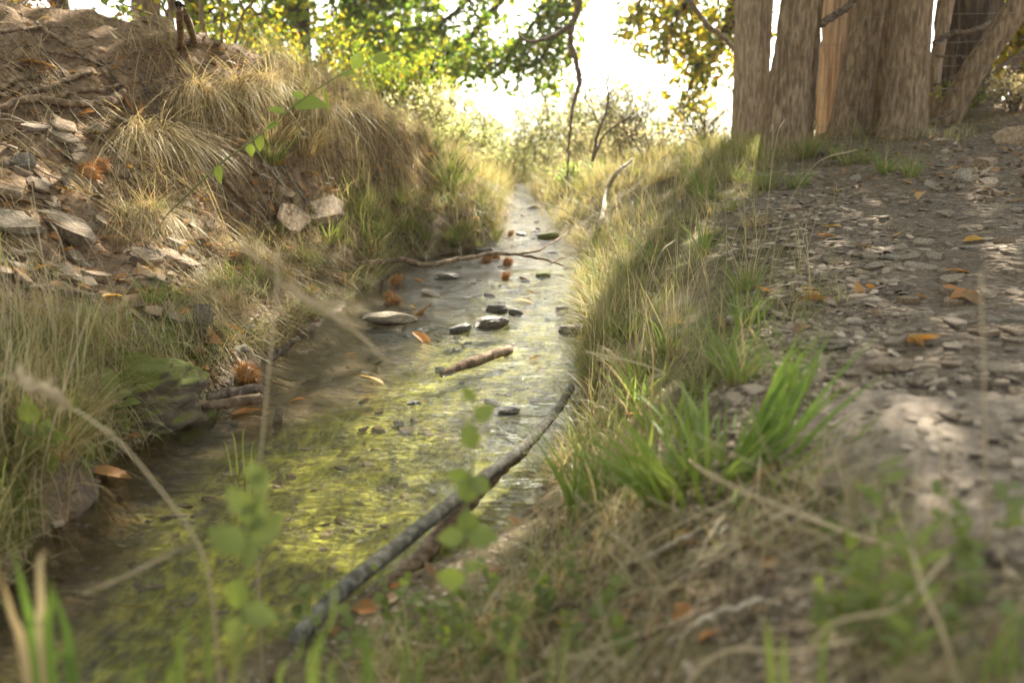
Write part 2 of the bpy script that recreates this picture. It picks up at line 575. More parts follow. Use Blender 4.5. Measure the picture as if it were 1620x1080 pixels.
def mat_stone(name, a, b, moss=0., wet=0., sc=7.):
    m = NT(name)
    r = m.n('ObjectInfo').outputs['Random']
    v = m.n('VectorMath', {0: m.co((1, 1, 2.2)), 1: m.n('CombineXYZ', {0: m.math('MULTIPLY', r, 37.)}).outputs[0]}, operation='ADD').outputs[0]
    n = m.noise(v, sc, 8, .65, .3)
    fine = m.noise(v, sc * 9, 5, .7)
    c = m.ramp(n, [(.25, tuple(x * .55 for x in a)), (.48, a), (.62, b), (.85, tuple(x * 1.2 for x in b))])
    c = m.mix(m.math('MULTIPLY', fine, .5), c, m.mix(1., c, (.6, .57, .52), 'MULTIPLY'))
    c = m.mix(m.math('MULTIPLY', r, .55), c, m.mix(1., c, (1.25, 1.08, .86), 'MULTIPLY'))
    if moss:
        up = m.n('SeparateXYZ', {0: m.n('NewGeometry').outputs['Normal']}).outputs[2]
        mm = m.ramp(m.math('ADD', m.noise(v, sc * .8, 5), m.math('MULTIPLY', up, .22)), [(.72 - moss * .35, 0.), (.82 - moss * .35, 1.)])
        c = m.mix(mm, c, m.mix(fine, (.05, .055, .012), (.15, .16, .025)))
    h = m.math('ADD', n, m.math('MULTIPLY', fine, .35))
    pit = m.noise(v, sc * 26, 4, .7)
    c = m.mix(m.ramp(pit, [(.55, 0.), (.72, .55)]), c, m.mix(1., c, (.42, .38, .33), 'MULTIPLY'))
    h = m.math('ADD', h, m.math('MULTIPLY', pit, -.12))
    return m.pbr(c, .85 - wet * .6, m.bump(h, .8, .014), .3 + wet * .3)

M_SLATE = mat_stone('slate_stone', (.25, .195, .14), (.46, .37, .275))
M_SLATEBLUE = mat_stone('blue_grey_slate', (.23, .195, .15), (.42, .36, .275))
M_SLAB = mat_stone('slab_stone', (.22, .182, .145), (.38, .32, .26), 0, sc=26)
M_STONEWARM = mat_stone('tan_stone', (.24, .18, .12), (.42, .33, .22))
M_STONEPALE = mat_stone('pale_boulder', (.30, .26, .20), (.52, .47, .38))
M_STONEWET = mat_stone('wet_dark_stone', (.085, .072, .056), (.20, .17, .13), 0, .6)
M_STONEMOSS = mat_stone('mossy_stone', (.07, .06, .045), (.14, .12, .085), 1.15, .1)
M_CLAY = mat_stone('earthy_rock', (.10, .08, .055), (.21, .17, .12), .5, sc=5)

m = NT('burr_spines')
M_BURR = m.thin(m.ramp(m.attr('tt'), [(0, (.22, .11, .04)), (.5, (.48, .26, .09)), (1, (.72, .46, .2))]), (.7, .4, .14), .35, .4, .04)
m = NT('fence_wire')
M_WIRE = m.pbr(m.ramp(m.noise(m.co((1, 1, 1)), 40), [(.35, (.16, .12, .09)), (.65, (.30, .26, .22))]), .45, None, .5, Metallic=.7)

# ---- ground
m = NT('ground')
pos = m.pos()
A = {k: m.attr(k) for k in ('bed', 'path', 'grass', 'litter', 'moss', 'far')}
n1 = m.noise(pos, 3.1, 8, .62)
n2 = m.noise(pos, 26, 7, .7)
n3 = m.noise(pos, 130, 3, .7)
soil = m.ramp(m.math('ADD', m.math('MULTIPLY', n1, .45), m.math('MULTIPLY', n2, .55)),
              [(.3, (.05, .034, .021)), (.46, (.12, .083, .053)), (.6, (.20, .145, .095)), (.75, (.30, .225, .15))])
vo = m.n('TexVoronoi', {'Vector': m.pos((1, 1.25, 1)), 'Scale': 42., 'Randomness': 1.})
vo2 = m.n('TexVoronoi', {'Vector': m.pos((1, 1.3, 1)), 'Scale': 95., 'Randomness': 1.})
sep = m.n('SeparateColor', {0: vo.outputs['Color']}).outputs[0]
sep2 = m.n('SeparateColor', {0: vo2.outputs['Color']}).outputs[0]
chips = m.ramp(sep, [(0, (.09, .07, .05)), (.35, (.17, .135, .10)), (.7, (.25, .205, .155)), (1, (.36, .30, .235))])
chips2 = m.ramp(sep2, [(0, (.12, .088, .06)), (.5, (.20, .155, .11)), (1, (.31, .25, .185))])
gr = m.mix(m.ramp(n1, [(.42, 0.), (.56, 1.)]), chips2, chips)
gr = m.mix(m.ramp(n2, [(.40, .9), (.62, .15)]), gr, (.22, .165, .11))
gr = m.mix(m.math('MULTIPLY', n3, .3), gr, (.10, .075, .052))
c = m.mix(A['path'], soil, gr)
turf = m.ramp(n2, [(.3, (.05, .045, .02)), (.5, (.10, .085, .04)), (.7, (.17, .15, .065))])
c = m.mix(m.math('MULTIPLY', A['grass'], .75), c, turf)
lit = m.ramp(m.noise(pos, 38, 5, .75, 1.2), [(.3, (.055, .036, .022)), (.48, (.15, .098, .058)), (.6, (.29, .19, .11)), (.75, (.44, .28, .15))])
c = m.mix(m.math('MULTIPLY', A['litter'], .8), c, lit)
ms = m.ramp(n2, [(.3, (.03, .035, .008)), (.5, (.07, .085, .015)), (.7, (.13, .14, .025))])
c = m.mix(m.math('MULTIPLY', A['moss'], m.ramp(n1, [(.38, 0.), (.52, 1.)])), c, ms)
# stream bed: strands of yellow-green algae combed by the current over brown silt
sv = m.pos((1.0, .38, 1.0))
s1 = m.noise(sv, 16, 6, .66, .8)
s2 = m.noise(m.pos((1, .4, 1)), 55, 4, .7, .5)
patch = m.noise(pos, 2.2, 4, .55)
alg = m.ramp(m.math('ADD', m.math('MULTIPLY', s1, .5), m.math('MULTIPLY', s2, .5)),
             [(.38, (.03, .026, .008)), (.47, (.125, .125, .016)), (.55, (.27, .275, .03)), (.66, (.47, .47, .07))])
silt = m.ramp(n2, [(.3, (.028, .020, .012)), (.5, (.085, .056, .032)), (.72, (.21, .14, .08))])
bed = m.mix(m.math('MULTIPLY', m.attr('algae'), m.ramp(patch, [(.32, .6), (.46, 1.)])), silt, alg)
bp = m.n('TexVoronoi', {'Vector': m.pos((1, 1.1, 1)), 'Scale': 34., 'Randomness': 1.})
bpc = m.n('SeparateColor', {0: bp.outputs['Color']}).outputs[0]
pebb = m.ramp(bpc, [(0, (.05, .04, .03)), (.4, (.14, .11, .075)), (.7, (.26, .21, .14)), (1, (.46, .38, .27))])
bed = m.mix(m.math('MULTIPLY', m.ramp(bpc, [(.45, 0.), (.55, .75)]), m.ramp(bp.outputs['Distance'], [(.010, 1.), (.016, 0.)])), bed, pebb)
c = m.mix(A['bed'], c, bed)
far = m.ramp(m.noise(m.pos((.004, .004, .004)), 3, 6), [(.3, (.05, .08, .035)), (.55, (.09, .12, .05)), (.75, (.16, .16, .08))])
c = m.mix(A['far'], c, far)
hh = m.math('ADD', m.math('MULTIPLY', n2, .6), m.math('MULTIPLY', n3, .25))
hh = m.math('ADD', hh, m.math('MULTIPLY', m.math('MULTIPLY', m.math('SUBTRACT', sep, m.math('MULTIPLY', vo.outputs['Distance'], 14.)), A['path']), .35))
rough = m.math('SUBTRACT', .95, m.math('MULTIPLY', A['bed'], .4))
M_GROUND = m.pbr(c, rough, m.bump(hh, .8, .02), .15)

# ---- water: clear and shallow, mirror-like at grazing angles, ripples combed along the flow
m = NT('stream_water')
wv = m.n('Mapping', {'Vector': m.n('NewGeometry').outputs['Position'], 'Rotation': (0, 0, .45), 'Scale': (.55, 1.5, 1.)}).outputs[0]
r1 = m.noise(wv, 24, 3, .5, 1.0)
r2 = m.noise(wv, 62, 3, .55, .8)
r3 = m.noise(m.pos((.8, 1.2, 1)), 6, 2, .5, .5)
hgt = m.math('ADD', m.math('ADD', m.math('MULTIPLY', r1, .6), m.math('MULTIPLY', r2, .32)), m.math('MULTIPLY', r3, .9))
bn = m.bump(hgt, .95, .016)
fr = m.n('Fresnel', {'IOR': 1.33, 'Normal': bn})
gl = m.n('BsdfGlossy', {'Color': (1, 1, 1), 'Roughness': .03, 'Normal': bn})
tr = m.n('BsdfTransparent', {'Color': (.93, .91, .78)})
M_WATER = m.done(m.n('MixShader', {0: fr.outputs[0], 1: tr.outputs[0], 2: gl.outputs[0]}))
M_WATER.use_transparent_shadow = True

# ------------------------------------------------------------------ the ground, one sheet to the horizon
def axis(lo, hi, step, far, grow=1.16, neg=None):
    mid = list(np.arange(lo, hi + 1e-6, step))
    a, s = hi, step
    while a < far:
        s *= grow; a += s; mid.append(a)
    a, s = lo, step
    pre = []
    while a > (neg if neg is not None else -far):
        s *= grow; a -= s; pre.append(a)
    return np.array(pre[::-1] + mid)

def bank_pos(x, y):
    out = []
    for ys, T, sg in ((LY, LT, -1), (RY, RT, 1)):
        X, _ = _prof(ys, T, y)
        f = np.zeros_like(x)
        for k in range(5):
            a, b = X[..., k], X[..., k + 1]
            f = f + np.clip((x - a) / np.where(np.abs(b - a) < 1e-6, 1e-6, b - a), 0, 1)
        f = np.where((x - X[..., 0]) * sg < 0, -1, f)
        out.append(f)
    return out

gx = axis(-2.9, 3.3, .022, 1500)
gy = axis(.3, 9.2, .024, 2600, 1.14, -40)
GXX, GYY = np.meshgrid(gx, gy)
GZZ = hfun(GXX, GYY)
mb = MB()
nx, ny = len(gx), len(gy)
idx = np.arange(nx * ny).reshape(ny, nx)
mb.add(np.stack([GXX, GYY, GZZ], -1), np.stack([idx[:-1, :-1], idx[:-1, 1:], idx[1:, 1:], idx[1:, :-1]], -1).reshape(-1, 4))
ground = mb.build('ground', M_GROUND)
tag(ground, kind='structure')
fl, fr_ = bank_pos(GXX, GYY)
le, re_ = edges(GYY)
wn = noise3(GXX * 2.2, GYY * 2.2, 0, 70) * .5 + noise3(GXX * 7, GYY * 7, 0, 71) * .3
near = 1 - sstep(9, 13, GYY)
attrs = dict(
    bed=sstep(le - .03, le + .05, GXX) * (1 - sstep(re_ - .05, re_ + .03, GXX)) * near,
    path=sstep(2.55, 3.1, fr_ + wn * .6) * (1 - sstep(5.9, 6.6, GYY + wn)) * (1 - sstep(2.0, 2.6, GXX - (GYY - 3) * .25)),
    grass=np.maximum(sstep(.1, .6, fr_) * (1 - sstep(2.6, 3.2, fr_ + wn * .6)), sstep(5.9, 6.6, GYY + wn) * (fr_ > 0)),
    litter=np.maximum(sstep(1.6, 2.6, fl + wn), sstep(2.2, 2.7, GXX - (GYY - 3) * .2) * (fr_ > 0)) * near,
    moss=(np.where(fl > 0, 1, 0) * (1 - sstep(.8, 1.6, fl)) * (1 - sstep(2.9, 3.4, GYY))
          + (fl > 0) * (1 - sstep(.5, 1.1, fl)) * .6) * near,
    algae=(1 - .65 * sstep(3.3, 5.5, GYY)) * sstep(.02, .26, GXX - le - .05 - .26 * sstep(2.2, 2.9, GYY)) ,
    far=sstep(14, 40, GYY),
)
for k, a in attrs.items():
    at = ground.data.attributes.new(k, 'FLOAT', 'POINT')
    at.data.foreach_set('value', np.clip(a, 0, 1).astype(np.float32).ravel())

# ------------------------------------------------------------------ the stream
wy = np.concatenate([np.arange(-1.0, 9.8, .012), np.arange(9.8, 12, .04)])
wu = np.linspace(0, 1, 56)
l_, r_ = edges(wy)
WX = (l_ - .22)[:, None] + (r_ - l_ + .40)[:, None] * wu
WY = np.repeat(wy[:, None], len(wu), 1)
rr_ = WX + .35 * WY
rip = .0020 * noise3(rr_ * 6, WY * 15, 0, 80) + .0013 * noise3(rr_ * 13, WY * 30, 0, 81)
drop = np.clip(WY - 9.75, 0, None)
WZ = .004 + rip * 1.2 - (.42 * drop + .01 * drop ** 2) * sstep(0, 1.5, drop)
mb = MB()
idx = np.arange(WX.size).reshape(WX.shape)
mb.add(np.stack([WX, WY, WZ], -1), np.stack([idx[:-1, :-1], idx[:-1, 1:], idx[1:, 1:], idx[1:, :-1]], -1).reshape(-1, 4))
tag(mb.build('stream_water', M_WATER), kind='structure')

# ------------------------------------------------------------------ sun
SAZ, SEL = math.radians(18), math.radians(37)
SUN = np.array([math.sin(SAZ) * math.cos(SEL), math.cos(SAZ) * math.cos(SEL), math.sin(SEL)])

# where the photo shows sun on the ground (photo pixel ellipses) and how much of it gets through
LIT = [(850, 385, 80, 110, 1.), (1050, 395, 60, 38, .95), (1000, 285, 60, 35, .9), (955, 345, 30, 40, .7), (1172, 255, 65, 75, 1.), (650, 690, 200, 135, 1.), (555, 590, 130, 50, 1.),
       (960, 765, 175, 110, 1.), (1090, 680, 120, 80, 1.), (765, 525, 135, 85, .85), (740, 330, 150, 50, .9), (500, 350, 90, 45, .8),
       (610, 230, 110, 70, .75), (280, 190, 80, 40, .5), (235, 330, 70, 40, .35), (420, 250, 60, 45, .4), (400, 480, 90, 50, .4), (190, 60, 120, 30, .5),
       (1060, 560, 90, 80, .5), (760, 870, 60, 50, .35), (1560, 240, 70, 50, .6), (960, 250, 120, 60, 1.), (560, 1000, 60, 30, .4)]

def lightmap(g):
    px, py = to_px(g)
    v = np.zeros(len(g))
    for x, y, rx, ry, s in LIT:
        d = np.sqrt(((px - x) / rx) ** 2 + ((py - y) / ry) ** 2)
        v = np.maximum(v, s * (1 - sstep(.75, 1.25, d)))
    v = np.maximum(v, sstep(5.7, 6.8, g[:, 1]))
    n = noise3(g[:, 0] * 2.3, g[:, 1] * 1.9, 0, 501) + .5 * noise3(g[:, 0] * 5, g[:, 1] * 4, 0, 502)
    fleck = np.where(n > -.1, .98, .15)
    v = np.where((g[:, 0] < -.75) & (g[:, 1] > 2.9), np.maximum(v * .75, fleck), v)
    bank = (g[:, 0] > .25) & (g[:, 1] > 2.2) & (px < 1190)
    v = np.where(bank, np.maximum(v, np.where(n > .28, .9, .18)), v)
    return v

# ------------------------------------------------------------------ trees of the right bank
TREES = []   # name, label, trunk polyline (photo px, py, distance), radii m, material
def px_w(w, y):  # photo px width -> radius in m at distance y
    return w / 2 / FPX * y * 1.0

def trunk(label, pts, widths, mat, group='close-set tree trunks behind the wire fence', seed=1, n=60, ns=44, extra=None, ridge=.11):
    w = [P(*p) for p in pts]
    root = w[0].copy()
    root[2] = gz(root[0], root[1]) - .05
    top_d = unit(w[-1] - w[-2])
    path = [root] + w[1:] + [w[-1] + top_d * 1.2, w[-1] + top_d * 2.2 + np.array([0, .2, .1])]
    rad = [px_w(a, p[2]) for a, p in zip(widths, pts)]
    rad = [rad[0] * 1.12] + rad[1:] + [rad[-1] * .9, rad[-1] * .6]
    root_o = empty('tree', root)
    tag(root_o, label, 'tree', group)
    mb = MB()
    L = np.array(root)
    tube(mb, np.array(path) - L, rad, n, ns, .05, flare=.2, ridge=ridge, seed=seed)
    if extra: extra(mb, L)
    mb.build('trunk', mat, root_o)
    TREES.append((root_o, path[-1]))
    return root_o

trunk('slender pale straight trunk, leftmost of the close-set trunks', [(1185, 218, 7.0), (1189, 100, 7.0), (1193, 0, 7.0)], [48, 54, 56], M_BARKPALE, seed=3)
trunk('brown trunk leaning right, second from the stream', [(1238, 232, 5.95), (1253, 100, 5.95), (1264, 0, 5.95)], [62, 59, 56], M_BARK, seed=8)
trunk('thin dark stem squeezed against the second trunk', [(1274, 225, 6.7), (1281, 100, 6.7), (1291, 0, 6.7)], [20, 20, 22], M_BARK, seed=11)
trunk('sunlit orange split trunk standing behind the others', [(1321, 225, 7.1), (1328, 110, 7.1), (1335, 0, 7.1)], [48, 56, 60], M_BARKORANGE, seed=15, ridge=.3)
trunk('broad grey brown trunk leaning right behind the wire', [(1340, 235, 6.45), (1358, 110, 6.45), (1379, 0, 6.45)], [56, 50, 44], M_BARK, seed=19)
trunk('added dark trunk filling the shaded gap behind the leaning one', [(1372, 228, 7.0), (1386, 110, 7.0), (1400, 0, 7.0)], [40, 36, 34], M_BARKDARK, seed=23)  # trunk added in the dark seam; the shade is its bark colour
trunk('narrow brown trunk close behind the stout front trunk', [(1389, 232, 6.7), (1402, 110, 6.7), (1411, 0, 6.7)], [30, 28, 26], M_BARK, seed=25)
trunk('stout front trunk nearest the camera with flared foot', [(1424, 252, 6.1), (1437, 110, 6.1), (1446, 0, 6.1)], [70, 60, 56], M_BARK, seed=27)
trunk('dark hollow trunk in shade at the back right', [(1508, 215, 7.4), (1520, 100, 7.4), (1532, 0, 7.4)], [86, 82, 88], M_BARKDARK, 'shaded trees behind the trunks', seed=31, ridge=.3)  # shadow at the back is put into its dark bark colour
trunk('slanting bare trunk reaching up to the right', [(1486, 215, 6.4), (1545, 105, 6.35), (1625, -8, 6.3)], [38, 36, 38], M_BARK, 'shaded trees behind the trunks', seed=35)
trunk('narrow pale trunk between stout trunk and dark hollow trunk', [(1478, 215, 6.9), (1480, 110, 6.9), (1500, 0, 6.9)], [20, 18, 20], M_BARKPALE, 'shaded trees behind the trunks', seed=38)

# crowns overhead, out of the frame: their leaves shade the path and let the light through where the photo has it
NC = 5800
q = np.stack([RG.uniform(-4.5, 6, NC), RG.uniform(3.2, 15, NC), RG.uniform(3.3, 6.6, NC)], -1)
q = q[q[:, 2] > 1.5 + .2 * q[:, 1]]
zz = .3
g = q - SUN * ((q[:, 2] - zz) / SUN[2])[:, None]
g2 = g.copy(); g2[:, 2] = np.clip(hfun(g[:, 0], np.clip(g[:, 1], -2, 10)), 0, 1.4)
g2 = q - SUN * ((q[:, 2] - g2[:, 2]) / SUN[2])[:, None]
ok = (g2[:, 1] > -.6) & (g2[:, 1] < 8.2) & (g2[:, 0] > -4) & (g2[:, 0] < 3.6)
ok &= RG.random(len(q)) > lightmap(np.column_stack([g2[:, 0], np.maximum(g2[:, 1], .7), g2[:, 2]])) * .985
q = q[ok]
# the oak's low boughs in front of the left slope, just above the frame: what the dark pool mirrors
n2_ = 900
q2 = np.stack([RG.uniform(-5, .15, n2_), RG.uniform(8.2, 13, n2_), np.zeros(n2_)], -1)
q2[:, 2] = 1.05 + .098 * q2[:, 1] + 3.6 * RG.random(n2_) ** 1.2
g3 = q2 - SUN * ((q2[:, 2] - .5) / SUN[2])[:, None]
g3[:, 2] = np.clip(hfun(g3[:, 0], np.clip(g3[:, 1], -2, 10)), 0, 1.4)
g3 = q2 - SUN * ((q2[:, 2] - g3[:, 2]) / SUN[2])[:, None]
q2 = q2[RG.random(n2_) > .92 * lightmap(g3)]
q = np.concatenate([q, q2])
q4 = np.stack([RG.uniform(-5, 5, 620), RG.uniform(-5, 2.6, 620), RG.uniform(3.2, 5.6, 620)], -1)  # leaf clusters added overhead and behind the camera to cut sky light
q = np.concatenate([q, q4])
# the sky stays open above the end of the stream
d_s = q - np.array([.25, 4.5, 0])
az_, el_ = np.degrees(np.arctan2(d_s[:, 0], d_s[:, 1])), np.degrees(np.arctan2(d_s[:, 2], np.hypot(d_s[:, 0], d_s[:, 1])))
q = q[~((d_s[:, 1] > 0) & (az_ > -7) & (az_ < 8.5) & (el_ < 33))]
oak_anchor = np.array([3.7, 12.8, 4.2])
oak = empty('oak_tree', (3.7, 12.8, gz(3.7, 12.8)))
tag(oak, 'oak behind the trunks with leafy boughs drooping over the stream', 'tree')
left_top = np.array([-3.4, 9.5, 4.4])
lefttree = empty('tree', (-3.4, 9.5, gz(-3.4, 9.5)))
tag(lefttree, 'tree on the left slope whose crown spreads above the bank', 'tree', 'trees on the left slope')
anch = [t[1] for t in TREES] + [oak_anchor + (-1.8, -.5, .6), left_top]
owner = np.argmin(np.stack([np.linalg.norm((q - a) * (1, 1, .4), axis=1) for a in anch], 1), 1)
roots = [t[0] for t in TREES] + [oak, lefttree]
crowns = {}
for k, ro in enumerate(roots):
    sel = q[owner == k]
    mb = MB()
    loc = np.array(ro.location)
    if len(sel):
        nl = 16
        pts = np.repeat(sel, nl, 0) + RG.normal(0, .15, (len(sel) * nl, 3)) - loc
        leaves(mb, CARD, pts, rdir(len(pts)), rdir(len(pts), .6), RG.uniform(.09, .15, len(pts)), 1.1, hue=np.clip(RG.normal(.86, .1, len(pts)), .5, 1))
        # limbs from the trunk top into the clusters
    crowns[k] = (mb, sel - loc if len(sel) else sel)

LB = MB()   # wood of the oak
def limb(mb, pts, r0, r1, loc, n=20, ns=8, seed=0):
    return tube(mb, np.array(pts) - loc, [r0, r1], n, ns, .15, seed=seed, jag=r0 * .8)

oakl = np.array(oak.location)
tube(LB, [(0, 0, -.1), (.05, 0, 1.2), (-.05, .05, 2.6), (.1, 0, 4.2), (0, .1, 5.5)], [.2, .17, .15, .12, .05], 30, 16, .1, ridge=.15, seed=50)
OAKB = [  # drooping boughs in photo px at a distance
    [(1240, -260, 9.2), (1000, -190, 9.0), (820, -60, 8.8), (700, 30, 8.6), (560, 50, 8.5)],
    [(1240, -260, 9.2), (1010, -160, 9.0), (880, -20, 8.9), (830, 60, 8.8), (760, 120, 8.7)],
    [(1240, -200, 9.2), (1080, -150, 9.0), (960, -80, 8.9), (900, 20, 8.8), (850, 110, 8.8)],
    [(1240, -160, 9.0), (1180, -60, 8.6), (1140, 60, 8.4), (1110, 150, 8.4)],
    [(1240, -160, 9.0), (1130, -60, 8.5), (1070, 30, 8.4), (1045, 90, 8.4)],
    [(1240, -160, 9.0), (1110, -90, 8.6), (1030, -20, 8.4), (990, 50, 8.4)],
    [(1240, -160, 9.0), (1200, -40, 8.6), (1150, 60, 8.4), (1095, 120, 8.4), (1080, 180, 8.4)],
    [(820, -60, 8.8), (700, -10, 9.2), (610, -10, 9.3), (540, 20, 9.3)],
    [(840, -60, 9.0), (740, 60, 9.4), (650, 110, 9.4), (600, 120, 9.4)],
]
oak_tips = []
for k, b in enumerate(OAKB):
    pw = [P(p[0], p[1], p[2] * 1.38) for p in b]
    c = limb(LB, pw, .06, .010, oakl, 26, 7, 60 + k)
    for j in range(46 if 3 <= k <= 6 else 84):
        i = RG.integers(7, 26)
        o = c[i] + oakl
        pxs, pys = to_px(o)
        d = rdir(1, -.35)[0] * np.array([1, .6, .8])
        e = o + d * RG.uniform(.3, .8)
        cc = tube(LB, np.array([o, (o + e) / 2 + RG.normal(0, .03, 3), e]) - oakl, [.006, .003], 7, 4)
        oak_tips.append((cc + oakl, 3 <= k <= 6))
LB.build('trunk', M_BARKDARK, oak)
mb = crowns[len(TREES)][0]
for cc, yel in oak_tips:
    nl = RG.integers(12, 23)
    p = cc[RG.integers(1, 7, nl)] + RG.normal(0, .065, (nl, 3))
    px, py = to_px(p)
    hue = np.where(yel, RG.choice([.62, .7, .76, .85], nl, p=[.3, .25, .25, .2]), RG.choice([.74, .82, .9, 1.], nl, p=[.25, .3, .25, .2])) + RG.normal(0, .03, nl)
    keep = (py < 205) & ~((px > 925) & (px < 975)) & ((py > -12) | (px < 770) | (px > 1050))
    keep &= ~((px > 700) & (px < 760) & (py < 75) & (RG.random(nl) < .6))
    if keep.sum():
        p = p[keep]
        leaves(mb, OAK, p - oakl, rdir(len(p), -.3), rdir(len(p), .5), RG.uniform(.07, .115, len(p)), 1.05, hue=np.clip(hue[keep], 0, 1))
# the left tree's trunk
LL = np.array(lefttree.location)
mb2 = MB()
tube(mb2, [(0, 0, -.1), (.1, 0, 1.5), (.05, .1, 3), (.2, 0, 5)], [.14, .12, .1, .05], 30, 16, .1, ridge=.2, seed=71)
for k in range(7):
    e = crowns[len(TREES) + 1][1]
    if len(e):
        t = e[RG.integers(0, len(e))]
        tube(mb2, [(.05, .1, 2.6 + .2 * k), t * np.array([.5, .5, .5]) + (0, 0, 2.2), t], [.05, .01], 14, 6, .1, seed=k)
mb2.build('trunk', M_BARK, lefttree)
for k, ro in enumerate(roots):
    mb, sel = crowns[k]
    if mb.n:
        mb.build('crown', M_LEAF, ro)

# ------------------------------------------------------------------ shrubs, saplings and bushes beyond the banks
def shrub(name, label, cat, px, y, h, w, stems, nleaf, leaf, hue, mat=None, group=None, tmpl=DIAM, lean=(0, 0), wood=M_TWIG, base_z=None, lsc=1., upleaf=.4, dens=1.):
    a = P(px, 300, y)
    x = a[0]
    z = gz(x, y) - .03 if base_z is None else base_z
    o = empty(name, (x, y, z))
    tag(o, label, cat, group)
    sb, fb = MB(), MB()
    for k in range(stems):
        az = RG.uniform(0, 2 * PI)
        sp = RG.uniform(.1, 1) ** .7
        e = np.array([math.cos(az) * w * .5 * sp + lean[0], math.sin(az) * w * .5 * sp + lean[1], h * RG.uniform(.6, 1.05) * (1 - .25 * sp)])
        s0 = np.array([RG.normal(0, .04 * w), RG.normal(0, .04 * w), 0])
        mid = s0 + (e - s0) * .5 + np.array([-e[0] * .15, -e[1] * .15, .08 * h]) + RG.normal(0, .04 * h, 3)
        r = .004 + .006 * h * RG.random()
        c = tube(sb, [s0, mid, e], [r, r * .25], 14, 5, jag=.012 * h, seed=k)
        ends = [c]
        for j in range(7):
            i = RG.integers(4, 14)
            d = rdir(1, .5)[0]
            cc = tube(sb, [c[i], c[i] + d * RG.uniform(.08, .22) * h], [r * .35, r * .15], 5, 4)
            ends.append(cc)
        for cc in ends:
            nl = max(1, int(nleaf * dens / stems / 8 * (2 if cc is c else 1)))
            i = RG.integers(len(cc) // 3, len(cc), nl)
            p = cc[i] + RG.normal(0, leaf * .55, (nl, 3))
            leaves(fb, tmpl, p, rdir(nl, upleaf), rdir(nl, .3), RG.uniform(.6, 1.2, nl) * leaf, lsc, hue=np.clip(RG.normal(hue, .09, nl), 0, 1))
    sb.build('stems', wood, o)
    fb.build('foliage', mat or M_LEAF, o)
    return o

gb = 'bushes beyond the end of the stream'
FINE = dict(mat=M_PALELEAF, group=gb)
shrub('shrub', 'tall twiggy pale bush beyond the bend of the stream', 'bush', 895, 13, 2.9, 1.5, 60, 6400, .05, .72, **FINE)
shrub('shrub', 'pale feathery bush left of the hanging branch', 'bush', 800, 13.5, 2.7, 1.7, 54, 6000, .055, .84, **FINE)
shrub('shrub', 'low yellow bush on the left bank end', 'bush', 712, 8.0, .5, .8, 40, 3600, .032, .8, **FINE)
shrub('shrub', 'broad leaved bush under the oak boughs at the left', 'bush', 620, 8.8, 1.0, 1.2, 30, 2600, .05, .82, group=gb)
shrub('shrub', 'straw coloured bush between oak boughs and bench', 'bush', 672, 8.4, .75, .9, 40, 3800, .034, .66, **FINE)
shrub('shrub', 'small sparse bush at the far crest by the hazy valley', 'bush', 985, 10.5, .85, .8, 26, 1400, .035, .6, **FINE)
shrub('shrub', 'low leafy weed bush in front of the twiggy bush', 'bush', 905, 7.8, .24, .36, 18, 800, .034, .9, group=gb, mat=M_PALELEAF)
shrub('shrub', 'golden low bush closing off the end of the water', 'bush', 812, 11.5, 1.35, 1.0, 46, 4600, .042, .72, **FINE)
shrub('shrub', 'rounded golden bush right of the twiggy bush', 'bush', 945, 11.5, 1.2, 1.0, 40, 3200, .04, .58, **FINE)
shrub('shrub', 'hazy olive bush behind the feathery bush', 'bush', 740, 13, 2.6, 1.9, 50, 4600, .06, .8, **FINE)
shrub('shrub', 'olive bush behind the tall twiggy bush', 'bush', 862, 15.5, 4.0, 1.9, 46, 4600, .06, .78, **FINE)
shrub('shrub', 'tall airy bush showing above the right bank crest', 'bush', 975, 12.5, 2.6, 1.3, 44, 3000, .05, .78, **FINE)
shrub('shrub', 'low airy bush on the far slope before the pale trunk', 'bush', 1090, 11.5, 1.1, 1.2, 40, 1700, .045, .74, **FINE)
shrub('shrub', 'wiry dry weed on the crest left of the pale trunk', 'bush', 1110, 7.4, .42, .7, 30, 420, .025, .62, **FINE)
shrub('shrub', 'wiry dry weed on the crest above the bleached stick', 'bush', 1030, 7.6, .4, .7, 30, 420, .025, .5, **FINE)
shrub('shrub', 'bright bush rising behind the two saplings', 'bush', 500, 8.3, 1.1, 1.3, 24, 1800, .05, .74, group='bushes along the top of the left bank')
shrub('shrub', 'yellow lit bush at the far left crest', 'bush', 180, 8.4, .8, 1.6, 26, 1900, .05, .78, group='bushes along the top of the left bank')
shrub('shrub', 'green bush between the thin saplings', 'bush', 370, 7.6, .75, 1.2, 24, 1700, .045, .76, group='bushes along the top of the left bank')
shrub('shrub', 'brown half bare bush in the upper left corner', 'bush', 40, 6.2, .9, 1.2, 30, 1500, .05, .22, group='bushes along the top of the left bank')
shrub('shrub', 'yellow green bush beyond the leaning trunk', 'bush', 1600, 9.0, 2.3, 1.8, 40, 5200, .075, .70, group='bushes behind the right hand trunks', base_z=.4)
shrub('shrub', 'dull bush of dry twigs beside the dark trunk', 'bush', 1590, 6.6, .30, .6, 34, 900, .03, .45, mat=M_PALELEAF, group='bushes behind the right hand trunks')
shrub('shrub', 'small green bush at the foot of the slanting trunk', 'bush', 1505, 6.7, .26, .4, 24, 600, .03, .78, group='bushes behind the right hand trunks')
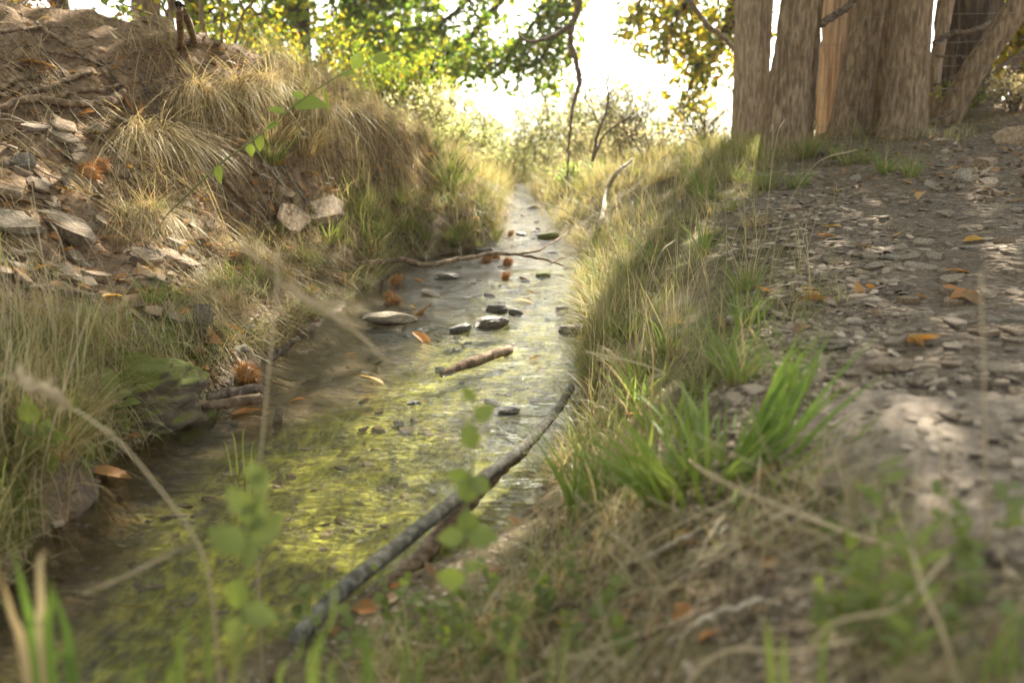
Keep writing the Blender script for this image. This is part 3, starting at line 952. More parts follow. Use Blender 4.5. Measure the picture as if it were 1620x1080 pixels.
# trees filling the slope behind the left bank
def slope_tree(label, px, y, h, r, hue, w, leafn=2400, leaf=.09, top=None):
    x = P(px, 200, y)[0]
    z = gz(x, y)
    o = empty('tree', (x, y, z))
    tag(o, label, 'tree', 'trees on the left slope')
    mb = MB()
    tube(mb, [(0, 0, -.2), (RG.normal(0, .08), 0, h * .4), (RG.normal(0, .15), 0, h)], [w, w * .8, w * .35], 26, 12, .12, ridge=.15, seed=int(px) % 91)
    fb = MB()
    for k in range(26):
        t = RG.uniform(.35, 1)
        az = RG.uniform(0, 2 * PI)
        e = np.array([math.cos(az) * r, math.sin(az) * r, 0]) * RG.uniform(.4, 1) + (0, 0, h * t + RG.normal(0, .3) - .25)
        c = tube(mb, [(0, 0, h * t - .3), e * .6 + (0, 0, h * t * .4), e], [w * .3, .006], 12, 5, jag=.03, seed=k)
        nl = leafn // 26
        p = c[RG.integers(4, 12, nl)] + RG.normal(0, .2, (nl, 3))
        leaves(fb, CARD, p, rdir(nl, -.1), rdir(nl, .4), RG.uniform(.6, 1.2, nl) * leaf, 1.1, hue=np.clip(RG.normal(hue, .08, nl), 0, 1))
    mb.build('trunk', M_BARKDARK, o)
    fb.build('crown', M_LEAF, o)
for a in [('hazy tree far back at the upper left', -150, 14, 7.0, 2.2, .78, .14, 5200, .13), ('leafy tree behind the left crest', 120, 13, 6.8, 2.1, .8, .13, 5200, .13),
          ('tree with light yellow leaves behind the saplings', 310, 12, 5.2, 1.7, .82, .1, 4200, .11), ('tall tree whose leaves meet the oak boughs', 480, 13.5, 8.0, 2.2, .82, .13, 7000, .13),
          ('tall tree rising behind the broad leaved bush', 560, 15.5, 9.0, 2.1, .82, .14, 8000, .14), ('tree beyond the yellow bush at right', 1660, 12, 3.6, 1.6, .74, .12, 2600, .1)]:
    slope_tree(*a)
# thin saplings on the crest
def sapling(label, pts, w, side=5, leafn=60):
    ws = [P(*p) for p in pts]
    ws[0][2] = gz(ws[0][0], ws[0][1]) - .03
    L = ws[0]
    o = empty('sapling', L)
    tag(o, label, 'sapling', 'saplings on the left crest')
    mb, fb = MB(), MB()
    c = tube(mb, np.array(ws) - L, [px_w(w, pts[0][2]), px_w(w, pts[0][2]) * .7], 22, 8, .1, seed=int(pts[0][0]), jag=.006)
    for k in range(side):
        i = RG.integers(6, 21)
        d = rdir(1, .3)[0]
        cc = tube(mb, [c[i], c[i] + d * .2, c[i] + d * .4 + RG.normal(0, .05, 3)], [.006, .002], 9, 4, jag=.006, seed=k)
        nl = leafn // side
        p = cc[RG.integers(4, 9, nl)] + RG.normal(0, .04, (nl, 3))
        leaves(fb, OVATE, p, rdir(nl, .1), rdir(nl, .5), RG.uniform(.03, .06, nl), 1, hue=np.clip(RG.normal(.74, .08, nl), 0, 1))
    mb.build('stem', M_BARK, o)
    fb.build('foliage', M_LEAF, o)
sapling('thickest straight sapling on the left crest', [(272, 72, 5.4), (271, 30, 5.4), (273, -60, 5.4), (276, -200, 5.4)], 12)
sapling('thin crooked sapling left of the thickest one', [(258, 68, 5.5), (256, 35, 5.5), (250, 10, 5.5), (262, -80, 5.5)], 6)
sapling('thin sapling leaning left on the crest', [(326, 50, 6.5), (320, 25, 6.5), (312, -10, 6.5), (300, -90, 6.5)], 8)
sapling('hair thin sapling right of the thickest one', [(342, 58, 6.0), (350, 30, 6.0), (347, -5, 6.0), (352, -60, 6.0)], 4)
sapling('slim sapling with a fork above the roots', [(356, 60, 5.8), (385, 25, 5.8), (410, -10, 5.8), (425, -60, 5.8)], 5)

# ------------------------------------------------------------------ fence
fy = 6.0
fx0, fx1 = P(1292, 200, fy)[0], 4.3
fo = empty('wire_fence', (fx0, fy, gz(fx0, fy)))
tag(fo, 'rusty wire netting fence strung in front of the trunks', 'fence')
FL = np.array(fo.location)
hs = [P(1400, v, fy)[2] for v in (-20, 26, 72, 112, 145, 174, 200)]
def fsag(x, k): return .012 * math.sin(x * 2.1 + k) + .006 * math.sin(x * 5.3 + 2 * k) + .03 * (x - fx0) / 2
for k, z in enumerate(hs):
    xs = np.linspace(fx0, fx1, 40)
    mb = MB()
    tube(mb, [np.array([x, fy + .01 * math.sin(3 * x + k), z + fsag(x, k)]) - FL for x in xs], [.0012, .0012], 60, 5)
    mb.build('wire', M_WIRE, fo)
for j in range(15):
    x = fx0 + .12 + j * .165
    mb = MB()
    tube(mb, [np.array([x + .012 * math.sin(j + 2 * k), fy + .012, z + fsag(x, k)]) - FL for k, z in reversed(list(enumerate(hs)))], [.0007, .0007], 24, 4)
    mb.build('vertical_wire', M_WIRE, fo)
mb = MB()
tube(mb, [np.array([4.3, fy, gz(4.3, fy) - .3]) - FL, np.array([4.32, fy, 2.0]) - FL], [.05, .045], 20, 10, .1, ridge=.12)
mb.build('post', M_BARK, fo)

# ------------------------------------------------------------------ stones
def stone_variants(n, mat, flat, dims, tag_, **kw):
    return [rock_mesh(f'{tag_}_{k}', (1, RG.uniform(.55, .9), dims), 100 + 13 * k + len(tag_) * 7, mat, flat=flat, **kw) for k in range(n)]
V_SL = stone_variants(9, M_SLATE, .35, .2, 'slate', sub=4, planes=9, rough=.06, depth=(.5, .85))
V_SB = stone_variants(5, M_SLATEBLUE, .35, .16, 'blue_slate', sub=4, planes=9, rough=.05, depth=(.5, .85))
V_TN = stone_variants(3, M_STONEWARM, .4, .32, 'tan', sub=4, planes=10, rough=.07)
V_WET = stone_variants(5, M_STONEWET, .7, .5, 'wet', sub=5, planes=6, rough=.24, zf=1.3, depth=(.6, .95))
V_MOS = stone_variants(3, M_STONEMOSS, .5, .4, 'mossy', sub=4, planes=8, rough=.12, zf=1.1)

def terrain_n(x, y, e=.05):
    dx = (gz(x + e, y) - gz(x - e, y)) / (2 * e)
    dy = (gz(x, y + e) - gz(x, y - e)) / (2 * e)
    return dx, dy

def lay(name, me, p, size, sink=.3, tilt=.12, rz=None, label=None, cat=None, group=None, sc=(1, 1, 1), follow=.8):
    dx, dy = terrain_n(p[0], p[1])
    rz = RG.uniform(0, 2 * PI) if rz is None else rz
    n = Vector((-dx * follow + RG.normal(0, tilt), -dy * follow + RG.normal(0, tilt), 1)).normalized()
    rot = (n.to_track_quat('Z', 'Y').to_matrix() @ Matrix.Rotation(rz, 3, 'Z')).to_euler()
    th = max(v.co.z for v in me.vertices) if len(me.vertices) else .1
    o = put(name, me, (p[0], p[1], p[2] + size * sc[2] * th * (1 - 2 * sink) * .6), rot, tuple(size * s for s in sc))
    tag(o, label, cat or 'stone', group)
    return o

# big bare slab at the right edge, lying with the fall of the ground
sc_ = G(1540, 730)
mb = MB()
ang = np.linspace(0, 2 * PI, 150, endpoint=False)
outl = 1 + .22 * noise3(np.cos(ang) * 2, np.sin(ang) * 2, 0, 200) + .15 * noise3(np.cos(ang) * 6, np.sin(ang) * 6, 0, 201) + .06 * noise3(np.cos(ang) * 17, np.sin(ang) * 17, 0, 202)
rows = []
for s_ in np.concatenate([np.linspace(0.02, .95, 60), [.975, .99, 1.0, 1.005, 1.0]]):
    x = np.cos(ang) * outl * s_ * .30 + sc_[0] + .07
    y = np.sin(ang) * outl * s_ * .37 + sc_[1] - .03
    z = hfun(x, y, False) + .010
    lay_ = fbm(x * 7, y * 9, 0, 4, 210)
    z = z + .004 * lay_ + .0035 * np.floor(4 * lay_ + .8 * fbm(x * 30, y * 30, 2, 2, 212)) * .55 + .003 * fbm(x * 40, y * 40, 0, 3, 213)
    rows.append(np.stack([x, y, z], -1))
rows[-3][:, 2] -= .005; rows[-2][:, 2] -= .02; rows[-1][:, 2] -= .08
sv_ = np.array(rows)
cen = np.array([sc_[0], sc_[1], sc_[2]])
ix = np.arange(sv_.shape[0] * 150).reshape(-1, 150)
jx = np.roll(ix, -1, 1)
mb.add(sv_ - cen, np.stack([ix[:-1], jx[:-1], jx[1:], ix[1:]], -1).reshape(-1, 4))
slab = mb.build('stone_slab', M_SLAB, loc=cen)
tag(slab, 'large bare weathered slab sunk level into the path edge', 'stone slab')

# slate chips and stones lying on the path: those that show largest, each by itself
cells = []
for tries in range(9000):
    py = 262 + (700 - 262) * RG.random() ** 1.15
    left = np.interp(py, [262, 330, 480, 560, 640, 700], [1215, 1235, 1265, 1320, 1350, 1330])
    px = RG.uniform(left, 1640)
    if py > 590 and px > 1390: continue
    s = RG.choice([.017, .022, .03, .042], p=[.28, .32, .27, .13])
    rad = s * FPX / (2.2 * (440 / max(120, py - 60)))
    if all(abs(px - c[0]) > (rad + c[2]) * .85 or abs(py - c[1]) > (rad + c[2]) * .33 for c in cells):
        cells.append((px, py, rad, s))
    if len(cells) >= 230: break
for px, py, rad, s in cells:
    p = G(px, py)
    if p[1] > 6: continue
    where = ('in front of the tree trunks' if py < 310 else 'beside the bare slab' if py > 570 else 'at the grassy edge of the path' if px < 1330 + (py - 300) * .3
             else 'toward the outer edge of the path' if px > 1540 else 'in the middle of the path')
    kind = RG.random()
    if kind < .62: me, colr = V_SL[RG.integers(9)], 'grey brown slate'
    elif kind < .88: me, colr = V_SB[RG.integers(5)], 'bluish grey slate'
    else: me, colr = V_TN[RG.integers(3)], 'tan rounded'
    sz = {.017: 'chip sized', .022: 'small', .03: 'medium', .042: 'large'}[s]
    lay('path_stone', me, p, s * 1.08, .28, .10, label=f'{sz} {colr} stone lying {where}', group=f'{sz} {colr} stones {where}', sc=(1, 1, RG.uniform(.9, 1.5)))

# loose gravel (nobody could count it)
th = np.linspace(0, 2 * PI, 6, endpoint=False)
cv = np.concatenate([np.stack([np.cos(th) * (1, .8, 1.1, .9, 1, .7), np.sin(th) * .75, 0 * th - .16], -1), np.stack([np.cos(th) * .85 * (1, .8, 1.1, .9, 1, .7), np.sin(th) * .62, 0 * th + .16], -1)])
cq = np.array([[k, (k + 1) % 6, 6 + (k + 1) % 6, 6 + k] for k in range(6)] + [[6, 7, 8, 9], [6, 9, 10, 11]])
mg = NT('gravel')
gcol = mg.ramp(mg.attr('hue'), [(0, (.10, .074, .052)), (.35, (.21, .165, .118)), (.7, (.33, .265, .195)), (1, (.49, .40, .30))])
M_GRAVEL = mg.pbr(mg.mix(mg.math('MULTIPLY', mg.noise(mg.pos(), 160, 4), .6), gcol, mg.mix(1., gcol, (.5, .48, .45), 'MULTIPLY')), .9, mg.bump(mg.noise(mg.pos(), 200, 3), .4, .004), .2)
mb = MB()
def chips(n, zargs, smin, smax, hue=(.5, .22), keep=None):
    p = zone(n, *zargs)
    if keep is not None: p = p[keep(p)]
    N = len(p)
    nrm = unit(np.stack([RG.normal(0, .22, N), RG.normal(0, .22, N), np.ones(N)], -1))
    a = RG.uniform(0, 2 * PI, N)
    ax, ay, az = frames(np.stack([np.cos(a), np.sin(a), 0 * a], -1), nrm)
    az2 = nrm; ax = unit(ax - az2 * (ax * az2).sum(-1, keepdims=True)); ay = np.cross(az2, ax)
    s = smin + (smax - smin) * RG.random(N) ** 2.5
    p[:, 2] += s * .02
    mb.inst(cv, cq, p, ax * (s * RG.uniform(.9, 1.6, N))[:, None], ay * (s * RG.uniform(.6, 1.1, N))[:, None], az2 * s[:, None] * RG.uniform(.35, .95, N)[:, None], hue=np.clip(RG.normal(*hue, N), 0, 1))
clump = lambda th_: (lambda p: noise3(p[:, 0] * 3, p[:, 1] * 3, 0, 300) > th_)
chips(4600, ('R', 2.45, 4.35, 1.3, 6.3), .003, .024, (.5, .28))
chips(5000, ('R', 2.2, 4.25, .8, 2.3), .002, .011)
chips(2500, ('R', .4, 3.2, .7, 1.7), .002, .009)
chips(2600, ('L', .8, 4.2, 2.2, 4.6), .004, .022, (.45, .2), clump(-.15))
yb = RG.uniform(1.0, 9.0, 3200)
lb_, rb_ = edges(yb)
xb = lb_ + (rb_ - lb_) * np.clip(RG.beta(.9, 1.3, 3200), 0, 1)
zone_old = zone
zone = lambda n, *a: np.stack([xb, yb, hq(xb, yb)], -1)
chips(3200, (), .004, .022, (.22, .2), lambda p: noise3(p[:, 0] * 4, p[:, 1] * 3, 0, 310) > -.05)
# grit and chips lying on and round the slab
a_ = RG.uniform(0, 2 * PI, 1500)
r_s = np.concatenate([RG.uniform(0, .95, 600), RG.uniform(.85, 1.3, 900)])
xs_, ys_ = sc_[0] + .07 + np.cos(a_) * r_s * .32, sc_[1] - .03 + np.sin(a_) * r_s * .39
zone = lambda n, *a: np.stack([xs_, ys_, hfun(xs_, ys_, False) + np.where(r_s < .95, .012, .004)], -1)
chips(1500, (), .0025, .016, (.55, .22))
zone = zone_old
gv = mb.build('gravel', M_GRAVEL, smooth=False)
tag(gv, 'loose slate gravel strewn over the trodden path and banks', 'gravel', kind='stuff')

# stones on the left bank: explicit big ones then smaller ones
SL = [(20, 365, 95, .5, 'b', 'large bluish slate at the left border, tilted into the bank', .35), (100, 368, 110, .5, 's', 'long tilted slate plate beside the bluish slate', .4),
      (32, 265, 36, .9, 'b', 'squarish upright bluish slate above the plates', .7), (100, 205, 42, .4, 's', 'upper flat slate in the small stack below the roots', .1),
      (98, 222, 46, .4, 's', 'lower flat slate in the small stack below the roots', .1), (148, 217, 30, .9, 'b', 'upright grey slate right of the small stack', .7),
      (12, 315, 50, .7, 't', 'pale tan block at the left border', .3), (80, 328, 44, .4, 's', 'dull flat slate above the long plate', .2),
      (56, 208, 36, .4, 's', 'dark brown slate at the roots', .2), (275, 415, 70, .35, 's', 'broad thin slate ledge above the drooping green tuft', .1),
      (295, 398, 36, .6, 'b', 'pointed grey slate standing on the thin ledge', .5), (225, 412, 60, .35, 's', 'flat slate half buried left of the thin ledge', .1),
      (155, 447, 40, .5, 't', 'pale tan slate among the dry grass', .2), (32, 428, 34, .6, 'b', 'diamond shaped bluish slate beneath the plates', .4),
      (8, 440, 28, .6, 's', 'small rounded slate at the left border', .3), (297, 484, 34, .7, 't', 'pale chunk beside the drooping green tuft', .3),
      (325, 522, 38, 1.5, 'b', 'upright slate slab standing at the water side', 1.3), (242, 502, 34, .6, 's', 'small grey slate above the rock ledge', .2),
      (505, 345, 80, .35, 't', 'sunlit pale flat rock on the middle of the bank', .15), (460, 352, 70, .3, 's', 'grey rock lying under the sunlit pale rock', .15),
      (530, 330, 44, .5, 's', 'grey stone at the right end of the sunlit rock', .2), (452, 312, 30, .5, 't', 'pale stone in the earthy hollow', .2),
      (425, 268, 30, .5, 's', 'grey stone halfway up the earthy face', .3), (395, 240, 26, .6, 's', 'small stone under the lime green leaves', .3),
      (60, 300, 40, .4, 's', 'flat slate between tan block and stack', .2), (140, 260, 40, .35, 's', 'thin slate beneath the small stack', .15),
      (195, 275, 34, .4, 's', 'thin slate left of the dry grass mound', .15), (120, 300, 46, .4, 's', 'brown slate under the dead burr', .2)]
for px, py, w, asp, kd, lab, up in SL:
    p = G(px, py)
    me = {'s': V_SL, 'b': V_SB, 't': V_TN}[kd][RG.integers(3)]
    d = np.linalg.norm(p - (0, 0, CAMZ))
    s = w / 2 / FPX * d * 1.2
    o = lay('slate_stone', me, p + (0, 0, .012), s, .1, .1, label=lab, group=None, rz=RG.normal(0, .35), sc=(1, 1, .85), follow=.75)
    if up > .5:
        o.rotation_euler = (PI / 2 - .35 + RG.normal(0, .1), RG.normal(0, .2), RG.normal(0, .3))
        o.rotation_euler[1] = PI / 2 if asp > 1.2 else o.rotation_euler[1]
        if asp > 1.2:
            o.rotation_euler = (.25, PI / 2 - .15, -PI / 2 + .2)
            o.location.z += s * .5
for k in range(95):
    px, py = RG.uniform(0, 340), RG.uniform(185, 530)
    p = G(px, py)
    if p[1] > 5.2: continue
    kd = RG.random() < .6
    where = 'below the bare roots' if py < 270 else 'around the big tilted plates' if py < 400 else 'above the rock ledge'
    lay('slate_chip', (V_SL if kd else V_SB)[RG.integers(5)], p + (0, 0, .008), RG.uniform(.014, .05), .1, .25, label=f'small {"brown" if kd else "grey"} slate chip scattered {where}',
        group=f'{"brown" if kd else "grey"} slate chips {where}', sc=(1, 1, 1.2))
# rock ledge of the left water side
me = rock_mesh('ledge', (.30, .16, .16), 78, M_CLAY, sub=6, planes=9, rough=.34, zf=.9, depth=(.55, .85))
p = G(175, 600)
put('rock_ledge', me, (p[0] - .05, p[1] + .12, .055), (.1, .04, .3))
tag(bpy.context.scene.objects['rock_ledge'], 'earth coloured bedrock ledge with moss above the water', 'rock')
me = rock_mesh('mossy_bank', (.16, .12, .075), 79, M_STONEMOSS, sub=5, planes=6, rough=.3)
p = GW(75, 800)
put('mossy_rock', me, (p[0] - .10, p[1] + .04, .07), (.0, .1, .5))
tag(bpy.context.scene.objects['mossy_rock'], 'mossy overhanging rock at the left water edge', 'rock')
# broken pale stones at the right border
for px, py, w, lab in [(1600, 225, 70, 'pale block at the right border above the path'), (1560, 262, 50, 'pale lit stone lower of the two at the right border'), (1525, 285, 36, 'white stone at the corner of the path')]:
    p = G(px, py)
    lay('broken_stone', V_TN[RG.integers(3)] if px != 1525 else rock_mesh('white_stone', (1, .7, .4), 311, M_STONEPALE, flat=.4, planes=9), p, w / 2 / FPX * np.linalg.norm(p), .1, .3, label=lab)

# stones in the stream
def wet(px, py, w, hgt, me, lab, sink=0.0, rz=None, asp=1., name='stream_stone'):
    p = GW(px, py)
    s = w / 2 / FPX * np.linalg.norm(p - (0, 0, CAMZ))
    me_h = max(v.co.z for v in me.vertices)
    hz = hgt / FPX * np.linalg.norm(p - (0, 0, CAMZ))
    o = put(name, me, (p[0], p[1] + s * .3, hz * .15 - sink), (RG.normal(0, .1), RG.normal(0, .1), RG.uniform(-.5, .5) if rz is None else rz), (s, s * asp, hz * .32 / me_h))
    return tag(o, lab, 'stone')
V_PALE = [rock_mesh(f'pale_{k}', (1, .75, .5), 400 + 17 * k, M_STONEPALE, sub=5, planes=7, rough=.05, depth=(.7, .95)) for k in range(2)]
wet(612, 512, 92, 36, V_PALE[0], 'large pale boulder lying in the shallow stream', rz=.1)
wet(680, 468, 34, 18, V_PALE[1], 'small pale rounded stone in sunlit shallows')
wet(776, 518, 62, 32, V_WET[0], 'dark wet block in midstream, broadest of the dark stones', rz=.1)
wet(726, 526, 44, 26, V_WET[1], 'dark wet stone next to the yellow leaf')
wet(786, 494, 36, 24, V_WET[2], 'dark pointed stone of a touching pair upstream')
wet(816, 498, 24, 18, V_WET[3], 'smaller dark stone of the touching pair')
wet(706, 442, 44, 18, V_WET[4], 'dark low stone near the left burrs')
wet(770, 404, 44, 26, V_WET[1], 'dark stone under the fallen branch by the bench')
wet(860, 438, 30, 20, V_MOS[0], 'small round mossy stone out in the bright water')
wet(888, 492, 24, 16, V_WET[0], 'small dark stone close to the right bank')
wet(908, 528, 50, 28, V_WET[2], 'dark stone tucked under the right bank grass')
wet(775, 470, 20, 12, V_WET[3], 'tiny dark stone behind the touching pair')
wet(655, 845 - 205, 26, 12, V_WET[4], 'dark pebble lump in the algae mat')
wet(800, 655, 46, 18, V_WET[0], 'dark flat stone close to the big stick')
wet(780, 640, 30, 12, V_WET[3], 'small dark stone above the big stick')
wet(870, 378, 40, 22, V_MOS[1], 'mossy stone at the right side of the narrows')
wet(290, 668, 40, 22, V_SL[2], 'grey half sunk stone below the left logs')
wet(272, 660, 26, 26, V_WET[1], 'dark stone beside the left logs')
wet(935, 590, 40, 24, V_WET[2], 'brown wet stone below the straw stalk')
wet(845, 330, 22, 12, V_WET[4], 'dark pebble in the narrow upper water')
wet(825, 372, 20, 10, V_WET[1], 'dark pebble downstream of the narrows')
o = wet(440, 668, 20, 40, V_SB[1], 'dark pointed shard standing upright in the water', rz=.4)
o.scale = (.014, .012, .22); o.rotation_euler = (.1, .25, .3)
for k in range(55):
    py = 330 + 330 * RG.random()
    l, r = np.interp(py, [330, 420, 500, 600, 660], [805, 640, 560, 440, 300]), np.interp(py, [330, 420, 540, 660], [850, 915, 915, 920])
    px = RG.uniform(l, r)
    p = GW(px, py)
    b = gz(p[0], p[1])
    me = (V_WET + V_TN + V_SL[:3])[RG.integers(11)]
    bed_ = 'above the fallen branch' if py < 410 else 'around the big pale boulder' if py < 540 else 'over the algae mats'
    o = put('stream_pebble', me, (p[0], p[1], b + .008), (RG.normal(0, .2), RG.normal(0, .2), RG.uniform(0, 6)), RG.uniform(.010, .026))
    tag(o, f'small pebble on the stream bed {bed_}', 'pebble', f'pebbles on the stream bed {bed_}')

for k in range(26):
    py = 335 + 175 * RG.random()
    l, r = np.interp(py, [330, 420, 510], [800, 690, 640]), np.interp(py, [330, 420, 510], [850, 915, 905])
    big = RG.random() < .4
    where = 'in the bright narrows' if py < 420 else 'in the wide shallows'
    wet(RG.uniform(l, r), py, RG.uniform(14, 22) if big else RG.uniform(8, 13), 7, (V_WET + V_MOS[:1] + V_SL[:2])[RG.integers(8)], f'{"small" if big else "tiny"} wet stone breaking the surface {where}', .002)['group'] = f'{"small" if big else "tiny"} wet stones {where}'

# ------------------------------------------------------------------ wood: sticks, twigs, roots
def stick(name, label, pts, w, mat, cat='stick', group=None, n=36, ns=9, jag=.004, wob=.07, parts=None, seed=0):
    pts = np.array(pts, float)
    L = pts[0].copy()
    mb = MB()
    tube(mb, pts - L, w, n, ns, wob, seed=seed, jag=jag, ridge=.05)
    if not parts:
        o = mb.build(name, mat, loc=L)
        return tag(o, label, cat, group)
    o = empty(name, L)
    tag(o, label, cat, group)
    mb.build('stem', mat, o)
    for k, (pp, ww) in enumerate(parts):
        m2 = MB()
        tube(m2, np.array(pp) - L, ww, 16, 6, .1, jag=jag * .7, seed=seed + k + 1)
        m2.build('side_twig', mat, o)
    return o

def W(px, py, z=0.0):
    d = ray(px, py)
    t = (CAMZ - z) / -d[2]
    return np.array([0, 0, CAMZ]) + d * t

stick('fallen_branch', 'long grey debarked stick slanting across the stream toward the camera', [W(470, 1010, .05), W(540, 935, .055), W(640, 855, .06), W(740, 775, .06), W(830, 705, .055), W(880, 650, .05), W(905, 612, .05)],
      [.0135, .0145, .0135, .013, .0125, .011, .009], M_STICK, 'branch', n=60, ns=14, jag=.0012, wob=.03)
stick('submerged_branch', 'dark soaked branch lying in the water beneath the long stick', [W(590, 945, -.005), W(660, 890, 0), W(710, 830, .015), W(760, 775, .03), W(835, 705, .03)], [.012, .016, .017, .015, .01], M_ROOT, 'branch', n=40, ns=10)
stick('fallen_branch', 'thin crooked branch lying across the stream below the grassy bench', [W(496, 410, .09), W(560, 417, .08), W(630, 411, .08), W(675, 419, .07), W(735, 408, .07), W(790, 401, .06), W(850, 408, .05), W(890, 420, .04), W(925, 432, .02)],
      [.011, .012, .013, .012, .011, .009, .006, .004, .003], M_ROOT, 'branch', n=60,
      parts=[([W(808, 402, .06), W(845, 398, .08), W(880, 380, .1), W(905, 362, .12)], [.006, .005, .003]), ([W(872, 416, .05), W(890, 408, .06), W(925, 396, .07)], [.004, .002]), ([W(730, 408, .07), W(726, 384, .09), W(715, 378, .11)], [.003, .002])])
stick('sunken_stick', 'brown waterlogged stick pointing at the dark stones', [W(700, 592, 0), W(750, 572, .008), W(805, 553, .01)], [.010, .018, .016], M_ROOT, 'stick', n=20)
stick('bleached_stick', 'pale bare curved stick standing at the right bank crest', [G(938, 385), W(952, 345, .2), W(962, 300, .28), P(975, 275, 5.8), P(1000, 252, 5.9)], [.009, .014, .014, .012, .008], M_PALETWIG, 'stick', n=36)
stick('log', 'short dark log at the left water side', [W(264, 638, .03), W(330, 640, .035), W(410, 630, .035)], [.009, .013, .013], M_ROOT, 'log', n=24, ns=10)
stick('log', 'mossy log behind the short dark log', [W(330, 628, .045), W(370, 620, .045), W(412, 614, .045)], [.010, .015, .012], M_TWIG, 'log', n=20, ns=10)
stick('log', 'green mossy log in front of the upright slate', [W(300, 560, .06), W(345, 562, .06), W(385, 552, .06)], [.014, .02, .015], M_STICK, 'log', n=20, ns=10)
stick('broken_twig', 'grey broken twig slanting up from the debris pile', [W(432, 566, .06), W(450, 552, .09), W(470, 535, .13)], [.012, .011, .007], M_TWIG, 'twig', n=16)
# roots and sticks on the upper left slope
RT_ = [('pale long root crossing the upper left slope', [(0, 180), (60, 165), (130, 172), (170, 165), (198, 152)], 12), ('thick curved root end on the left slope', [(150, 168), (180, 172), (200, 152)], 15),
       ('root nearest the left border', [(0, 150), (25, 135), (45, 128), (80, 122)], 9), ('low root with a kink below the pale root', [(0, 158), (20, 152), (40, 140), (75, 150)], 9),
       ('straight stick under the crest', [(0, 55), (60, 50), (110, 48)], 6), ('long thin stick sloping down to the right', [(40, 75), (110, 92), (180, 105)], 5),
       ('root running along the top of the bank', [(285, 82), (310, 72), (345, 60), (372, 58), (392, 76), (410, 84)], 11), ('stubby root under the thick sapling', [(288, 80), (310, 70), (325, 60)], 12),
       ('crooked root at the crest beside the saplings', [(305, 78), (335, 76), (352, 70)], 10), ('dark root in the leaf litter', [(50, 150), (85, 140), (120, 128), (150, 120)], 8),
       ('grey root hidden among dry stems', [(90, 158), (130, 150), (165, 148), (195, 138)], 8), ('thin root slanting down the slope', [(60, 40), (100, 70), (140, 95), (165, 110)], 6),
       ('long grey root hanging down the earthy face', [(318, 235), (330, 262), (352, 285), (380, 315), (420, 350)], 8), ('thin pale root hanging over the hollow', [(318, 178), (326, 205), (330, 225), (322, 245)], 4)]
for k, (lab, pts, w) in enumerate(RT_):
    pp = []
    for q_ in pts:
        g_ = G(*q_); d = np.linalg.norm(g_ - (0, 0, CAMZ)); pp.append(g_ + (0, -.012, .4 * w / FPX * d))
    r = w / 2 / FPX * np.linalg.norm(pp[0] - (0, 0, CAMZ))
    stick('root', lab, pp, [r * .8, r, r * .9, r * .5], M_ROOT, 'root', 'roots and sticks on the left slope', n=40, jag=.006, seed=k)
# hanging limb over the stream and the dead shoots
stick('hanging_branch', 'bare branch hanging down over the stream with a hooked side shoot', [P(925, -200, 7.2), P(914, -40, 7.2), P(915, 10, 7.2), P(905, 40, 7.2), P(903, 70, 7.2), P(912, 100, 7.2), P(916, 130, 7.2), P(908, 165, 7.2), P(900, 225, 7.2), P(898, 285, 7.2)],
      [.03, .026, .024, .022, .02, .018, .017, .013, .008, .006], M_TWIG, 'branch', n=70, jag=.006,
      parts=[([P(903, 40, 7.2), P(885, 52, 7.15), P(860, 63, 7.1), P(836, 66, 7.1), P(822, 56, 7.1)], [.018, .014, .008]), ([P(914, 122, 7.2), P(935, 135, 7.2), P(955, 162, 7.2), P(990, 190, 7.2)], [.007, .004, .003])])
def shoot(label, base, pts, w, sub):
    b = G(*base) if len(base) == 2 else P(*base)
    pw = [b] + [P(x, y, b[1]) for x, y in pts]
    stick('dead_shoot', label, pw, w, M_TWIG, 'shoot', 'dead shoots at the far right bank', n=30, parts=[([P(x, y, b[1] + dy) for x, y, dy in s], [.004, .0015]) for s in sub])
shoot('tall bare shoot with short side twigs on the far right bank', (938, 255, 6.9), [(945, 215), (958, 180), (963, 150), (960, 130), (972, 95), (980, 70)], [.011, .009, .007, .005, .003],
      [[(963, 150, 0), (968, 140, 0), (975, 120, .05)], [(962, 120, 0), (956, 105, 0), (958, 95, .04)], [(970, 98, 0), (984, 90, 0), (992, 80, 0)], [(950, 200, 0), (925, 150, .1), (935, 140, .1)]])
shoot('bare shoot leaning right toward the valley', (940, 250, 7.0), [(955, 215), (980, 195), (1000, 182), (1025, 165)], [.008, .007, .005, .002],
      [[(980, 195, 0), (995, 190, 0), (1015, 185, 0)], [(1000, 182, 0), (1005, 165, 0), (1012, 155, 0)], [(965, 208, 0), (985, 215, 0), (1010, 212, 0)]])
